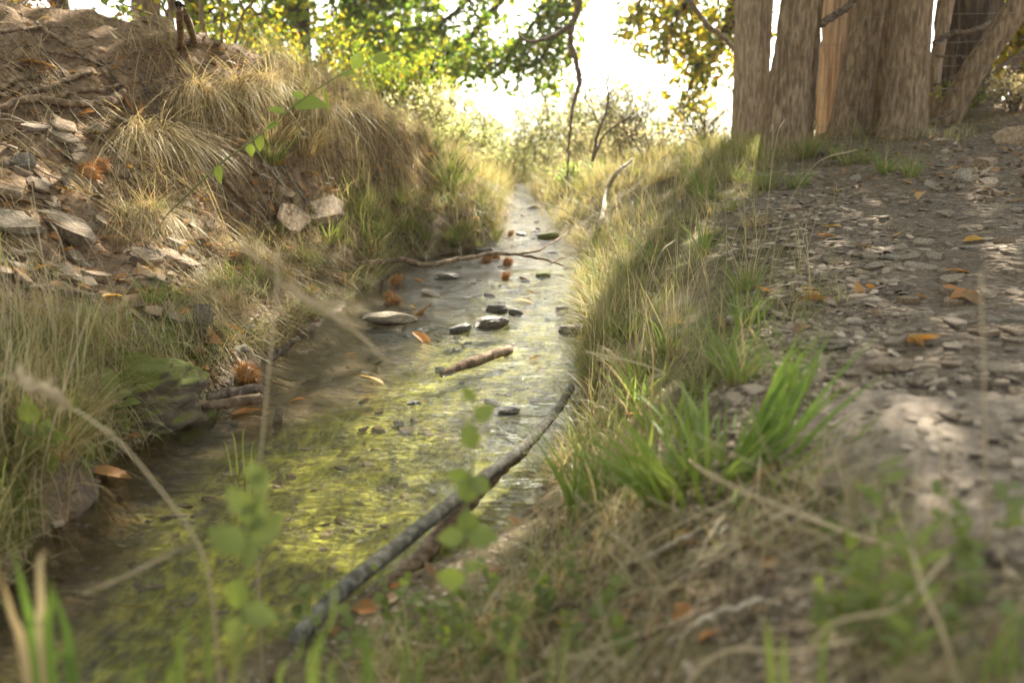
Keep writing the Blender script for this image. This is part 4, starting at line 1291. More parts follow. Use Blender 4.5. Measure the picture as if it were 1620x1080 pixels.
# small bare branches among the right hand trunks
for lab, pts, w in [('pale dead limb reaching up in front of the split trunk', [(1298, 40, 6.2), (1320, 25, 6.2), (1345, 5, 6.2), (1370, -25, 6.2)], 12), ('thin limb crossing the dark hollow trunk', [(1478, 70, 6.7), (1500, 55, 6.7), (1540, 48, 6.7), (1580, 30, 6.8)], 9),
                    ('curved bare limb under the leaning trunk', [(1480, 190, 6.6), (1520, 160, 6.6), (1575, 110, 6.6), (1625, 80, 6.6)], 8), ('dark limb rising at the far right', [(1570, 165, 7.6), (1590, 130, 7.6), (1610, 95, 7.6), (1635, 70, 7.6)], 14),
                    ('grey stick leaning on the ground by the stout trunk', [(1455, 205, 6.2), (1480, 190, 6.2), (1512, 175, 6.2)], 6), ('thin twig arching over the dark trunk', [(1480, 135, 6.6), (1500, 125, 6.6), (1520, 122, 6.6), (1538, 132, 6.6)], 4),
                    ('upper twig arching beside the dark trunk', [(1482, 90, 6.6), (1510, 90, 6.6), (1535, 90, 6.6), (1545, 92, 6.6)], 4), ('dark branch left of the slender pale trunk', [(1080, -20, 8.3), (1110, 30, 8.3), (1145, 60, 8.2), (1164, 80, 8.2)], 8)]:
    pw = [P(*q_) for q_ in pts]
    r = px_w(w, pts[0][2])
    stick('bare_branch', lab, pw, [r, r, r * .7], M_TWIG, 'branch', 'bare branches among the trunks', n=30, jag=.008, seed=len(lab))

for k in range(92):
    if k < 16: px, py, wh = RG.uniform(300, 440), RG.uniform(540, 630), 'in the debris pile by the left logs'
    elif k < 76: px, py, wh = RG.uniform(0, 480), RG.uniform(95, 330), 'strewn over the upper left slope'
    else: px, py, wh = RG.uniform(880, 1250), RG.uniform(820, 1040), 'in the near foreground litter'
    p = G(px, py)
    if p[1] > 6.5: continue
    a = RG.uniform(-.9, .9) + (PI if RG.random() < .5 else 0)
    ln = RG.uniform(.07, .2) if k < 16 else RG.uniform(.12, .5) if k < 76 else RG.uniform(.06, .2)
    e = np.array([math.cos(a), math.sin(a) * .6, 0]) * ln
    pts = []
    for t in (-.5, -.15, .2, .5):
        q_ = p + e * t + (0, RG.normal(0, ln * .05), 0)
        pts.append((q_[0], q_[1], gz(q_[0], q_[1]) + RG.uniform(.005, .022)))
    r = RG.uniform(.0018, .0045)
    stick('twig', f'thin dead twig {wh}', pts, [r, r, r * .4], (M_TWIG, M_PALETWIG, M_ROOT)[RG.integers(3)], 'twig', f'dead twigs {wh}', n=16, ns=5, jag=.004, seed=k)

# ------------------------------------------------------------------ chestnut burrs
def burr_mesh(seed, n=420):
    rg = np.random.default_rng(seed)
    mb = MB()
    v, f = ico(3)
    v = v * (1, 1, .85) * .62
    v = v * (1 + .12 * noise3(v[:, 0] * 3, v[:, 1] * 3, v[:, 2] * 3, seed))[:, None]
    mb.add(v, None, f, tt=.1)
    d = unit(rg.normal(0, 1, (n, 3)))
    d2 = unit(d + rg.normal(0, .35, (n, 3)))
    b = d * (1, 1, .85) * .55
    s = unit(np.cross(d2, rg.normal(0, 1, (n, 3))))
    s2 = np.cross(d2, s)
    L = rg.uniform(.3, .75, n)[:, None]
    w = .022
    V = np.stack([b + s * w, b - s * .5 * w + s2 * w, b - s * .5 * w - s2 * w, b + d2 * L], 1)
    T = np.array([[0, 1, 3], [1, 2, 3], [2, 0, 3]])
    mb.add(V, None, (T[None] + (np.arange(n) * 4)[:, None, None]).reshape(-1, 3), tt=np.tile([.2, .2, .2, 1.], n))
    return mb.mesh('burr', M_BURR, False)
BU = [burr_mesh(k) for k in range(3)]
for k, (px, py, w, lab) in enumerate([(392, 598, 44, 'largest spiny chestnut burr by the left logs'), (618, 484, 28, 'orange chestnut burr next to the pale boulder'), (626, 492, 24, 'chestnut burr touching the pale boulder'),
                                      (626, 454, 26, 'chestnut burr at the foot of the grassy bench'), (803, 428, 20, 'burr floating below the fallen branch'), (800, 452, 20, 'burr lodged in midstream shallows'),
                                      (770, 424, 22, 'left burr of the pair under the fallen branch'), (785, 420, 20, 'right burr of the pair under the fallen branch'), (140, 275, 40, 'dry burr on the left slate slope'),
                                      (160, 262, 30, 'second dry burr higher on the left slate slope'), (808, 381, 14, 'small burr in the narrow upper water'), (540, 440, 24, 'burr in the shade under the bench grass')]):
    p = G(px, py + w * .3)
    s = w / 2 / FPX * np.linalg.norm(p - (0, 0, CAMZ))
    o = put('chestnut_burr', BU[k % 3], (p[0], p[1], max(p[2], .0) + s * .42), (RG.normal(0, .6), RG.normal(0, .6), RG.uniform(0, 6)), tuple(s * RG.uniform(.75, 1.2, 3)))
    tag(o, lab, 'chestnut burr', 'chestnut burrs')

# ------------------------------------------------------------------ fallen leaves one can point at
def leaf_mesh(seed, hue, tmpl=CHEST, wm=1.):
    rg = np.random.default_rng(seed)
    mb = MB()
    tv, tq, tt = tmpl
    v = tv.copy() * (1, wm, 1)
    v[:, 2] += .22 * v[:, 0] * (v[:, 0] - 1) * rg.uniform(-1, 1.5) + rg.uniform(-.5, .5) * v[:, 1] * v[:, 0]
    mb.add(v - (.5, 0, 0), tq, hue=np.clip(hue + rg.normal(0, .06, len(v)), 0, 1), tt=tt)
    return mb.mesh('leaf', M_DEADLEAF)
LFM = {c: [leaf_mesh(40 + 7 * k + i * 31, h, CHEST if k % 2 else OVATE, 1. if k % 2 else .8) for k in range(4)] for i, (c, h) in enumerate([('brown', .42), ('orange', .74), ('tan', .95), ('rusty', .66)])}
FL_ = [(172, 757, 58, 'orange', 'large orange leaf hanging at the dark water edge', 0), (333, 547, 36, 'orange', 'orange leaf by the upright slate', 0), (388, 657, 40, 'rusty', 'rust red curled leaf below the logs', 0),
       (475, 523, 22, 'rusty', 'small red leaf on the silt of the left shore', 0), (470, 639, 24, 'orange', 'small orange leaf beside the upright shard', 0), (668, 540, 34, 'orange', 'bright orange leaf standing in the water near dark stones', 0),
       (668, 496, 36, 'rusty', 'brown leaf behind the pale boulder', 0), (846, 568, 18, 'rusty', 'tiny red leaf afloat in the bright ripples', 0), (655, 489, 16, 'tan', 'small yellow leaf by the burrs', 0),
       (555, 563, 18, 'orange', 'small red leaf on the wet shallows', 0), (590, 605, 40, 'tan', 'sunken tan leaf in the sunlit algae', 0), (663, 446, 18, 'orange', 'orange leaf floating below the bench', 0),
       (838, 464, 16, 'orange', 'pale orange leaf under bright water', 0), (830, 480, 30, 'tan', 'sunken tan leaf in the middle of the stream', 0), (1525, 476, 46, 'orange', 'orange leaf lying flat on the path, largest there', 1),
       (1377, 458, 22, 'orange', 'orange leaf standing on edge on the path', 1), (1360, 466, 30, 'rusty', 'brown leaf next to the leaf on edge', 1), (1450, 547, 34, 'tan', 'pale tan curled leaf on the path', 1),
       (1212, 462, 34, 'rusty', 'rust leaf caught in the grass by the path', 1), (1185, 866, 36, 'orange', 'orange leaf among pebbles in the foreground', 1), (1200, 968, 50, 'tan', 'round tan leaf in the near foreground', 1),
       (1205, 765, 50, 'tan', 'torn tan leaf under the bright green clump', 1), (1150, 835, 44, 'tan', 'curled tan leaf below the bright clump', 1), (1455, 313, 24, 'tan', 'yellow leaf on the path before the stout trunk', 1),
       (1460, 472, 20, 'rusty', 'small rusty leaf on the path', 1), (1540, 385, 26, 'tan', 'tan leaf near the outer edge of the path', 1), (575, 968, 40, 'orange', 'orange leaf at the near end of the long stick', 1),
       (1050, 880, 30, 'rusty', 'rust leaf in the dry foreground grass', 1), (1080, 965, 34, 'rusty', 'dull red leaf low in the foreground grass', 1), (60, 107, 44, 'orange', 'orange leaf lit on the upper left slope', 1),
       (215, 175, 40, 'rusty', 'rusty leaf at the tip of the thick root', 1), (130, 190, 34, 'orange', 'brown orange leaf below the pale root', 1), (440, 270, 26, 'orange', 'orange leaf on the earthy face', 1),
       (200, 272, 26, 'tan', 'tan leaf by the dry grass mound', 1), (60, 430, 34, 'tan', 'pale tan leaf between slates on the left', 1), (612, 243, 26, 'orange', 'orange leaf under the hanging dry grass', 1),
       (670, 312, 22, 'orange', 'orange leaf in the bench grass', 1), (545, 438, 24, 'rusty', 'rusty leaf below the grassy bench', 1), (305, 570, 30, 'rusty', 'brown leaf in the debris pile', 1), (315, 590, 30, 'orange', 'orange leaf in the debris pile', 1),
       (210, 700, 34, 'rusty', 'rusty leaf under the small ground ivy', 1), (420, 540, 30, 'brown', 'brown leaf on the silt by the broken twig', 1), (1500, 340, 22, 'brown', 'brown leaf on the upper path', 1)]
def drop_leaf(px, py, w, colr, lab, dry, group=None):
    p = G(px, py)
    if not dry:
        p = GW(px, py) if p[2] < .02 else p
    s = w / FPX * np.linalg.norm(p - (0, 0, CAMZ)) * 1.15
    o = put('fallen_leaf', LFM[colr][RG.integers(4)], (p[0], p[1], max(p[2], .004) + s * .16), (RG.normal(0, .3), RG.normal(0, .3) , RG.normal(0, .6) + (PI if RG.random() < .5 else 0)), s)
    return tag(o, lab, 'leaf', group)
for a in FL_: drop_leaf(*a)
for k in range(95):
    u = RG.random()
    if u < .55: px, py, wh = RG.uniform(0, 560), RG.uniform(85, 540), 'the left slope'
    elif u < .68: px, py, wh = RG.uniform(1180, 1620), RG.uniform(225, 560), 'the path'
    else: px, py, wh = RG.uniform(700, 1350), RG.uniform(800, 1050), 'the near bank'
    p = G(px, py)
    if p[1] > 6.5 or p[2] < .02: continue
    colr = RG.choice(['brown', 'brown', 'tan', 'rusty', 'orange'])
    d = np.linalg.norm(p)
    drop_leaf(px, py, (RG.uniform(.02, .036) if u > .68 else RG.uniform(.035, .07)) / d * FPX, colr, f'{colr} dry leaf lying among litter on {wh}', 1, f'{colr} dry leaves on {wh}')

def clear_view(p):
    """ground from which grass would not stand between the eye and the pool"""
    t = p + np.array([0, 0, .10])
    px, py = to_px(t)
    edge = np.interp(px, [0, 300, 550, 680, 800, 900, 960], [1150, 1075, 985, 930, 860, 720, 640])
    bare = (px > 1020) & (px < 1350) & (py > 780) & (py < 1010) & (p[:, 1] < 2)
    return ((py > edge) | (p[:, 1] > 2.4)) & (RG.random(len(p)) > .93 * bare)

def soil_gaps(p):
    """open soil: the eroded face and the rooty slope carry little straw"""
    px, py = to_px(p)
    bare = ((px > 290) & (px < 570) & (py > 195) & (py < 375)) | ((px < 215) & (py > 85) & (py < 345)) | ((px < 330) & (py > 380) & (py < 520))
    return (RG.random(len(p)) > bare * np.where(px < 215, .45, .66)) & (noise3(p[:, 0] * 3, p[:, 1] * 3, 0, 300) > -.3)

# leaf litter and straw that nobody could count
mb = MB()
def litter(n, zargs, keep=None, size=(.02, .06), hue=(.3, .2)):
    p = zone(n, *zargs)
    if keep is not None: p = p[keep(p)]
    N = len(p)
    p[:, 2] += RG.uniform(0, .012, N)
    a = RG.uniform(0, 2 * PI, N)
    leaves(mb, CHEST, p, np.stack([np.cos(a), np.sin(a), RG.normal(0, .3, N)], -1), unit(np.stack([RG.normal(0, .4, N), RG.normal(0, .4, N) - .15, np.ones(N)], -1)), RG.uniform(*size, N), RG.uniform(.7, 1.2, N), hue=np.clip(RG.normal(*hue, N), 0, 1))
litter(3600, ('L', 1.4, 4.6, 2.6, 6.5), None, (.02, .07), (.34, .22))
litter(1200, ('L', .3, 2.5, 2.2, 6.5), clump(-.1))
litter(800, ('R', .5, 3.4, .8, 6.4), clump(.0))
litter(500, ('R', 3.2, 4.4, 1.5, 6.3), clump(.1))
litter(1300, ('R', 4.0, 4.7, 3.8, 7.0))
litter(160, ('L', 0, .6, 2.4, 3.6), None, (.02, .05))
tag(mb.build('leaf_litter', M_DEADLEAF), 'brown dead leaf litter carpeting the banks', 'leaf litter', kind='stuff')

mb = MB()
def straw(n, zargs, L=(.08, .35), W=(.0012, .003), hue=(.28, .14), keep=None):
    p = zone(n, *zargs)
    if keep is not None: p = p[keep(p)]
    N = len(p)
    p[:, 2] += RG.uniform(.0, .03, N)
    e = .06
    gx_ = (hq(p[:, 0] + e, p[:, 1]) - hq(p[:, 0] - e, p[:, 1])) / (2 * e)
    gy_ = (hq(p[:, 0], p[:, 1] + e) - hq(p[:, 0], p[:, 1] - e)) / (2 * e)
    az = RG.uniform(0, 2 * PI, N)
    sl = np.arctan(gx_ * np.cos(az) + gy_ * np.sin(az))
    blades(mb, p, az, PI / 2 - sl - RG.uniform(0, .45, N), RG.uniform(.1, .8, N), RG.uniform(*L, N), RG.uniform(*W, N), 4, np.clip(RG.normal(*hue, N), 0, 1))
straw(13000, ('L', 1.0, 4.4, 2.8, 6.6), (.08, .38), (.0014, .0036), (.19, .17), keep=soil_gaps)
straw(5000, ('L', 2.2, 4.0, 4.0, 6.8), (.12, .45), (.0016, .004), (.24, .16), keep=soil_gaps)
straw(4200, ('L', .6, 3.2, 2.2, 4.4), (.06, .24), hue=(.19, .16), keep=soil_gaps)
straw(4200, ('R', .3, 3.6, .7, 2.2), (.06, .22), (.001, .0025), keep=clear_view)
straw(700, ('R', 4.0, 4.6, 3.6, 6.8), (.1, .4))
straw(420, ('L', 0, .8, 2.3, 3.4), (.05, .18))
tag(mb.build('dry_straw', M_GRASS), 'bleached dry grass stems and fine twigs lying over the banks', 'straw', kind='stuff')

# ------------------------------------------------------------------ grass of the banks, as a sward
mb = MB()
def sward(n, zargs, L, W=(.0013, .003), hue=(.45, .13), green=.25, keep=None, lean=.5, bend=1.5, pw=1.):
    p = zone(n, *zargs, pw)
    if keep is not None: p = p[keep(p)]
    N = len(p)
    # blades grow in bunches
    c = p[RG.integers(0, N, N)]
    m_ = RG.random(N) < .6
    j = RG.integers(0, max(1, N // 26), N)
    cen = p[:max(1, N // 26)][j]
    off = RG.normal(0, .022, (N, 3))
    p = np.where(m_[:, None], cen + off, p)
    p[:, 2] = hq(p[:, 0], p[:, 1]) - .004
    h = np.where(RG.random(N) < green, RG.normal(.78, .1, N), RG.normal(*hue, N))
    blades(mb, p, RG.uniform(0, 2 * PI, N), np.abs(RG.normal(0, lean, N)), RG.uniform(.2, 1., N) * bend, RG.uniform(*L, N) * RG.uniform(.6, 1, N), RG.uniform(*W, N), 4, np.clip(h, 0, 1))
sward(7200, ('R', .25, 3.2, 2.0, 5.2), (.04, .17), (.0012, .003), hue=(.40, .17), green=.42, lean=.6, bend=1.8, keep=clump(-.3))
sward(520, ('R', .25, 3.0, 2.0, 5.5), (.16, .34), (.0012, .002), hue=(.4, .05), green=.1, lean=.3, bend=.9)
sward(4200, ('R', .02, 1.3, 2.1, 5.6), (.06, .2), (.0013, .0032), hue=(.32, .16), green=.4, lean=.8, bend=2.4, keep=clump(-.3))
sward(6500, ('R', .3, 3.4, 5.0, 9.3), (.08, .28), (.002, .005), green=.22, keep=clump(-.3))
sward(3600, ('R', .2, 2.6, 1.2, 2.3), (.05, .17), green=.3, keep=clear_view)
sward(6500, ('R', .4, 3.7, .65, 1.3), (.03, .13), (.0009, .0022), hue=(.33, .16), green=.45, lean=.7, bend=1.8, keep=clear_view)
sward(1300, ('R', 2.6, 3.6, 1.6, 5.5), (.03, .10), green=.3, keep=clump(.0))
sward(700, ('R', 3.0, 4.3, 2.0, 6.0), (.02, .07), green=.5, keep=clump(.22))
sward(4400, ('R', 2.7, 4.3, 5.4, 7.2), (.05, .2), green=.45)
sward(3600, ('L', .4, 2.1, 4.5, 7.4), (.09, .24), (.002, .0045), green=.5, bend=1.4, keep=clump(-.2))
sward(1600, ('L', 0.0, 1.6, 1.3, 2.9), (.08, .26), (.0015, .0035), green=.3, bend=2.6, lean=.8)
sward(4200, ('L', .3, 3, 6.8, 9.7), (.1, .34), (.002, .005), hue=(.4, .08), green=.25)
sward(1600, ('R', .0, 1.6, 7.2, 9.8), (.1, .36), (.002, .005), hue=(.4, .08), green=.25)
sward(4200, ('L', 2.8, 4.6, 4.6, 8.5), (.08, .3), green=.3, hue=(.38, .12), keep=soil_gaps)
sward(2400, ('L', 1.0, 3.0, 2.2, 4.4), (.05, .2), hue=(.3, .16), green=.3, keep=lambda p: clump(.0)(p) & soil_gaps(p))
sward(1500, ('L', .3, 2.2, 1.4, 2.4), (.06, .24), hue=(.28, .16), green=.3)
# fringe leaning out over the water from both banks
for side, az_c, n_ in (('R', PI + .4, 2600), ('L', .2, 1500)):
    p = zone(n_, side, .0, .55, 2.0, 7.5)
    p = p[noise3(p[:, 0] * 3, p[:, 1] * 4, 0, 340) > -.15]
    N = len(p)
    blades(mb, p, RG.normal(az_c, .6, N), RG.uniform(.3, 1.1, N), RG.uniform(.5, 1.6, N), RG.uniform(.06, .22, N), RG.uniform(.0014, .0032, N), 5, np.clip(np.where(RG.random(N) < .4, RG.normal(.76, .1, N), RG.normal(.36, .14, N)), 0, 1))
tag(mb.build('bank_grass', M_GRASS), 'fine wispy grass covering the stream banks', 'grass', kind='stuff')
mb = MB()
p = np.concatenate([zone(9000, 'L', .02, 1.1, 1.3, 2.9), zone(1600, 'L', .05, .8, 2.9, 5.4)])
p = p[noise3(p[:, 0] * 5, p[:, 1] * 5, 0, 330) > -.1]
blades(mb, p, RG.uniform(0, 2 * PI, len(p)), np.abs(RG.normal(0, .5, len(p))), RG.uniform(.2, 1.2, len(p)), RG.uniform(.008, .03, len(p)), .0022, 2, np.clip(RG.normal(.65, .25, len(p)), 0, 1))
tag(mb.build('moss', M_MOSS), 'green moss on the shaded left water edge', 'moss', kind='stuff')

# ------------------------------------------------------------------ grass tufts, each a plant of its own
def tuft_mesh(seed, n, rad, L, W, lean, bend, hue, hs=.12, az0=None, azs=None, stalks=0, seg=6, dead=.15, power=1.3):
    global RG
    old, RG = RG, np.random.default_rng(seed)
    mb = MB()
    a = RG.uniform(0, 2 * PI, n)
    r = rad * np.sqrt(RG.random(n))
    b = np.stack([np.cos(a) * r, np.sin(a) * r, -.01 - 0 * r], -1)
    az = a + RG.normal(0, .6, n) if az0 is None else RG.normal(az0, azs, n)
    h = np.where(RG.random(n) < dead, RG.normal(.3, .08, n), RG.normal(hue, hs, n))
    blades(mb, b, az, lean * (.3 + r / rad) + np.abs(RG.normal(0, .12, n)), bend * RG.uniform(.4, 1.2, n), L * RG.uniform(.45, 1.05, n), W * RG.uniform(.6, 1.1, n), seg, np.clip(h, 0, 1), power=power)
    if stalks:
        sb = b[:stalks]
        blades(mb, sb, RG.uniform(0, 2 * PI, stalks), RG.uniform(.02, .3, stalks), RG.uniform(.1, .5, stalks), L * RG.uniform(1.2, 1.9, stalks), .0022, 7, np.clip(RG.normal(.38, .06, stalks), 0, 1))
    me = mb.mesh('tuft', M_GRASS)
    RG = old
    return me
TG = [tuft_mesh(900 + k, 130, .05, .26, .0042, .35, 1.1, .80, stalks=3) for k in range(3)]          # green
TF = [tuft_mesh(910 + k, 190, .045, .22, .0022, .45, 1.7, .70, .1, stalks=4) for k in range(3)]        # fine mounded
TD = [tuft_mesh(920 + k, 170, .06, .25, .0026, .55, 1.6, .32, .11, stalks=4) for k in range(3)]        # dry
TH = [tuft_mesh(930 + k, 320, .09, .55, .0034, 1.0, 1.75, .36, .1, -PI / 2 + .3, .45, power=.55, dead=.3) for k in range(3)]  # hanging dry, faces the camera and the stream
TGH = [tuft_mesh(940 + k, 230, .06, .30, .0026, .7, 2.1, .68, .1, -PI / 2 + .4, .7) for k in range(2)]  # hanging green
def tuft(variants, px, py, sc, label, group, cat='grass tuft', name='grass_tuft', rz=None, y=None):
    p = G(px, py) if y is None else P(px, py, y)
    if y is not None: p[2] = gz(p[0], p[1])
    o = put(name, variants[RG.integers(len(variants))], (p[0], p[1], p[2] - .005), (0, 0, RG.uniform(0, 6.28) if rz is None else rz), sc)
    return tag(o, label, cat, group)
for px, py, sc, lab in [(365, 478, 1.0, 'drooping fine green tuft above the upright slate'), (475, 440, 1.05, 'drooping green tuft by the fallen branch end'), (432, 470, .7, 'small drooping tuft between the two green ones'),
                        (745, 350, .9, 'drooping tuft at the corner of the bench'), (785, 345, .75, 'drooping tuft at the tip of the bench over the water'), (280, 500, .7, 'pale drooping tuft on the rock ledge')]:
    tuft(TGH, px, py - 25, sc, lab, 'drooping green tufts on the left bank', rz=RG.normal(0, .25))
for px, py, sc, lab in [(535, 112, 1.5, 'long straw tuft hanging down the bank, left of two'), (560, 124, 1.45, 'long straw tuft hanging beside its twin'), (602, 146, 1.3, 'straw tuft hanging right of the long pair'), (640, 162, 1.2, 'shaggy straw tuft over the hollow, mid right'),
                        (675, 182, 1.05, 'shaggy straw tuft nearest the stream'), (470, 120, .9, 'straw tuft hanging under the crest roots'), (420, 128, .8, 'greyish straw tuft on the crest'), (375, 135, .9, 'greyish straw tuft left on the crest'),
                        (310, 140, .85, 'matted straw tuft on the left slope'), (220, 205, 1.0, 'dry mound of straw on the left slope'), (255, 215, .9, 'dry straw mound beside the first mound'), (225, 330, .8, 'dry mound above the slate ledge'),
                        (200, 340, .7, 'dry mound left of the slate ledge'), (760, 285, .6, 'straw tuft hanging at the bank end'), (505, 160, .9, 'straw tuft below the crest')]:
    tuft(TH, px, py, sc, lab, 'hanging straw tufts on the left bank', rz=RG.normal(0, .35))
for k in range(26):
    px, py = RG.uniform(520, 790), RG.uniform(318, 392)
    tuft(TG + TF, px, py, RG.uniform(.5, .85), 'bushy green grass tuft on the sunlit bench across the stream', 'grass tufts on the bench')
for k in range(34):
    px, py = RG.uniform(925, 1200), RG.uniform(275, 620)
    tuft(TG + TF + TF + TD, px, py, RG.uniform(.35, .65), 'wispy mixed grass tuft on the right bank slope', 'grass tufts on the right bank')
for k in range(22):
    px, py = RG.uniform(0, 150), RG.uniform(500, 730)
    tuft(TD + TF, px, py, RG.uniform(.5, .95), 'shaggy straw coloured tuft on the near left bank', 'straw tufts on the near left bank')
for k in range(22):
    px, py = RG.uniform(160, 520), RG.uniform(300, 520)
    tuft(TD + TF, px, py, RG.uniform(.35, .7), 'thin grass tuft among slates on the left bank', 'thin tufts among the slates')
for k in range(16):
    px, py = RG.uniform(1000, 1300), RG.uniform(215, 300)
    tuft(TD + TG, px, py, RG.uniform(.5, .8), 'grass tuft at the crest before the trunks', 'grass tufts at the crest')
for k, (px, py) in enumerate([(1280, 245), (1340, 262), (1400, 275), (1370, 258), (1180, 290), (1110, 300), (1215, 300), (1260, 240), (1320, 250), (1440, 280)]):
    tuft(TG, px, py, .6, 'green tuft at the foot of the tree trunks', 'green tufts at the foot of the trunks')
for k in range(34):
    px, py = RG.uniform(700, 990), RG.uniform(235, 310)
    tuft(TG + TD, px, py, RG.uniform(.8, 1.3), 'tall grass tuft where the stream narrows away', 'tall tufts at the far bend')
for k in range(18):
    px, py = RG.uniform(420, 760), RG.uniform(60, 260)
    p = G(px, py)
    if p[1] < 8: tuft(TD + TG, px, py, RG.uniform(.7, 1.2), 'loose sunlit tuft on the top of the left bank', 'tufts on top of the left bank')

TW = [tuft_mesh(960 + k, 34, .035, .25, .0062, .3, .9, .92, .08, dead=.05, seg=7) for k in range(3)]   # broad bladed
for px, py, sc, lab in [(1112, 400, .9, 'broad green blades standing out of the straw grass'), (1110, 310, .9, 'bright green tuft lit at the top of the right bank'), (1205, 300, .8, 'green tuft at the grassy corner of the path'),
                        (1030, 415, .7, 'sunlit yellow green tuft low on the right bank'), (985, 540, .7, 'green tuft hanging at the water by the straw stalk'), (1050, 560, .8, 'green tuft above the curved straw stalk'),
                        (1180, 520, .7, 'green tuft between bank grass and path stones'), (1150, 590, .8, 'green tuft just behind the vivid clump'), (1010, 640, .7, 'green tuft between stick end and vivid clump'),
                        (960, 450, .6, 'small green tuft over the bright water'), (1250, 620, .6, 'green tuft beside the path before the slab'), (400, 440, .6, 'upright green tuft above the drooping tufts'),
                        (245, 480, .6, 'upright green tuft on the rock ledge'), (120, 600, .7, 'green blades in the near left straw')]:
    tuft(TW, px, py, sc, lab, 'broad bladed tufts on the banks')

# the bright green clump and its lit neighbour on the near right bank
def big_clump(label, px, py, n, L, W, rad, hue, lean, bend, dirs=None, seed=1):
    p = G(px, py)
    mb = MB()
    a = RG.uniform(0, 2 * PI, n)
    r = rad * np.sqrt(RG.random(n))
    b = np.stack([np.cos(a) * r * 1.5, np.sin(a) * r, -.012 - 0 * r], -1)
    az = a + RG.normal(0, .5, n) if dirs is None else RG.normal(dirs[0], dirs[1], n)
    blades(mb, b, az, lean * (.2 + r / rad) + np.abs(RG.normal(0, .1, n)), bend * RG.uniform(.2, 1.3, n), L * RG.uniform(.45, 1.05, n), W * RG.uniform(.6, 1.1, n), 8, np.clip(RG.normal(hue, .07, n), 0, 1), twist=az + PI / 2 + RG.normal(0, .35, n))
    o = mb.build('grass_clump', M_GRASS, loc=p)
    return tag(o, label, 'grass clump', 'broad bladed clumps on the near right bank')
big_clump('vivid green broad bladed grass clump on the near right bank', 1115, 785, 130, .22, .0098, .06, .97, .5, .9)
big_clump('upright tall blades at the right side of the vivid clump', 1190, 745, 44, .27, .0105, .03, .95, .3, .45, (.35, .5))
big_clump('low arching blades at the left of the vivid clump', 1040, 740, 46, .14, .007, .035, .93, .5, 1.0)
big_clump('sunlit yellow green clump leaning to the water', 935, 815, 40, .19, .009, .035, .9, .25, .5, (2.4, .8))
big_clump('small sunlit clump between stick end and vivid clump', 985, 775, 26, .10, .007, .03, .9, .4, .8)
big_clump('sunlit clump of thin green blades behind the vivid clump', 1075, 690, 50, .15, .006, .035, .92, .35, .7)
big_clump('short green clump beside the bare slab', 1330, 712, 18, .09, .005, .02, .85, .7, .6, (-.2, .6))

# ------------------------------------------------------------------ sprigs and stalks
def leafy(name, label, cat, pts, r, leaf_at, mat=M_SPRIG, tmpl=OVATE, root=True, wood=None, group=None, hue=.5, hs=.15, facing=None):
    """pts: stem in the world; leaf_at: (t along stem, length, direction) list"""
    pts = np.array(pts, float)
    L = pts[0].copy()
    o = empty(name, L)
    tag(o, label, cat, group)
    mb = MB()
    c = tube(mb, pts - L, [r, r * .4], 40, 6, 0)
    mb.build('stem', wood or M_GRSTEM, o)
    fb = MB()
    for t, ln, d in leaf_at:
        p = c[int(t * 39)]
        n = unit(np.array(facing if facing is not None else (0, -.7, .7)) + RG.normal(0, .3, 3))
        leaves(fb, tmpl, p[None], np.array(d, float)[None], n[None], ln, .95, hue=np.clip(RG.normal(hue, hs), 0, 1))
    fb.build('foliage', mat, o)
    return o
m = NT('green_stem'); M_GRSTEM = m.pbr((.17, .19, .06), .6)
m = NT('straw_stem'); M_STRAWSTEM = m.pbr(m.ramp(m.attr('tt'), [(0, (.30, .22, .12)), (1, (.50, .40, .25))]), .7)
# lime leaved trailing sprig before the left bank
b0 = G(262, 345)
d_ = 2.25
sp = [b0, P(300, 305, 2.5), P(345, 262, 2.35), P(400, 222, d_), P(440, 188, d_), P(475, 160, d_), P(520, 130, 2.2), P(560, 108, 2.2), P(610, 85, 2.25)]
leafy('sprig', 'trailing sprig with lime green leaves in front of the left bank', 'sprig', sp, .0026,
      [(.27, .045, (-.1, -.1, -1)), (.36, .03, (.2, 0, -1)), (.42, .040, (-.2, 0, -1)), (.44, .036, (.9, 0, .5)), (.54, .040, (-.9, -.2, .3)), (.60, .078, (.95, -.1, .1)), (.66, .03, (-.8, 0, .5)), (.72, .06, (.35, 0, -1)), (.80, .05, (.9, 0, .2)), (.88, .04, (.5, 0, .8)), (.95, .04, (1, 0, .1))], hue=.75)
# foreground sprigs with round leaves, near the lens
def frontplant(label, base, y, top, leafs, r=.0016, hue=.35, lsc=1.0):
    b = P(*base, y); b[2] = gz(b[0], b[1]) - .01
    pts = [b] + [P(x, yy, y) for x, yy in top]
    leafy('leafy_plant', label, 'plant', pts, r, [(t, l * lsc, d) for t, l, d in leafs], group='leafy plants in the near foreground', hue=hue, facing=(0, -1, .35))
frontplant('slender plant with paired round leaves before the long stick', (738, 1000), 1.05, [(738, 960), (736, 880), (738, 800), (748, 720), (752, 600)],
           [(.30, .036, (-.7, 0, .1)), (.34, .02, (.8, 0, .5)), (.50, .034, (-.8, 0, -.15)), (.50, .040, (1, 0, -.1)), (.60, .036, (.1, 0, -1)), (.62, .036, (.1, 0, 1)), (.72, .03, (.8, 0, -.6)), (.74, .028, (-.7, 0, .1)), (.83, .032, (-.2, 0, 1)), (.9, .028, (.6, 0, .5)), (.95, .02, (-.6, 0, .6))], hue=.4)
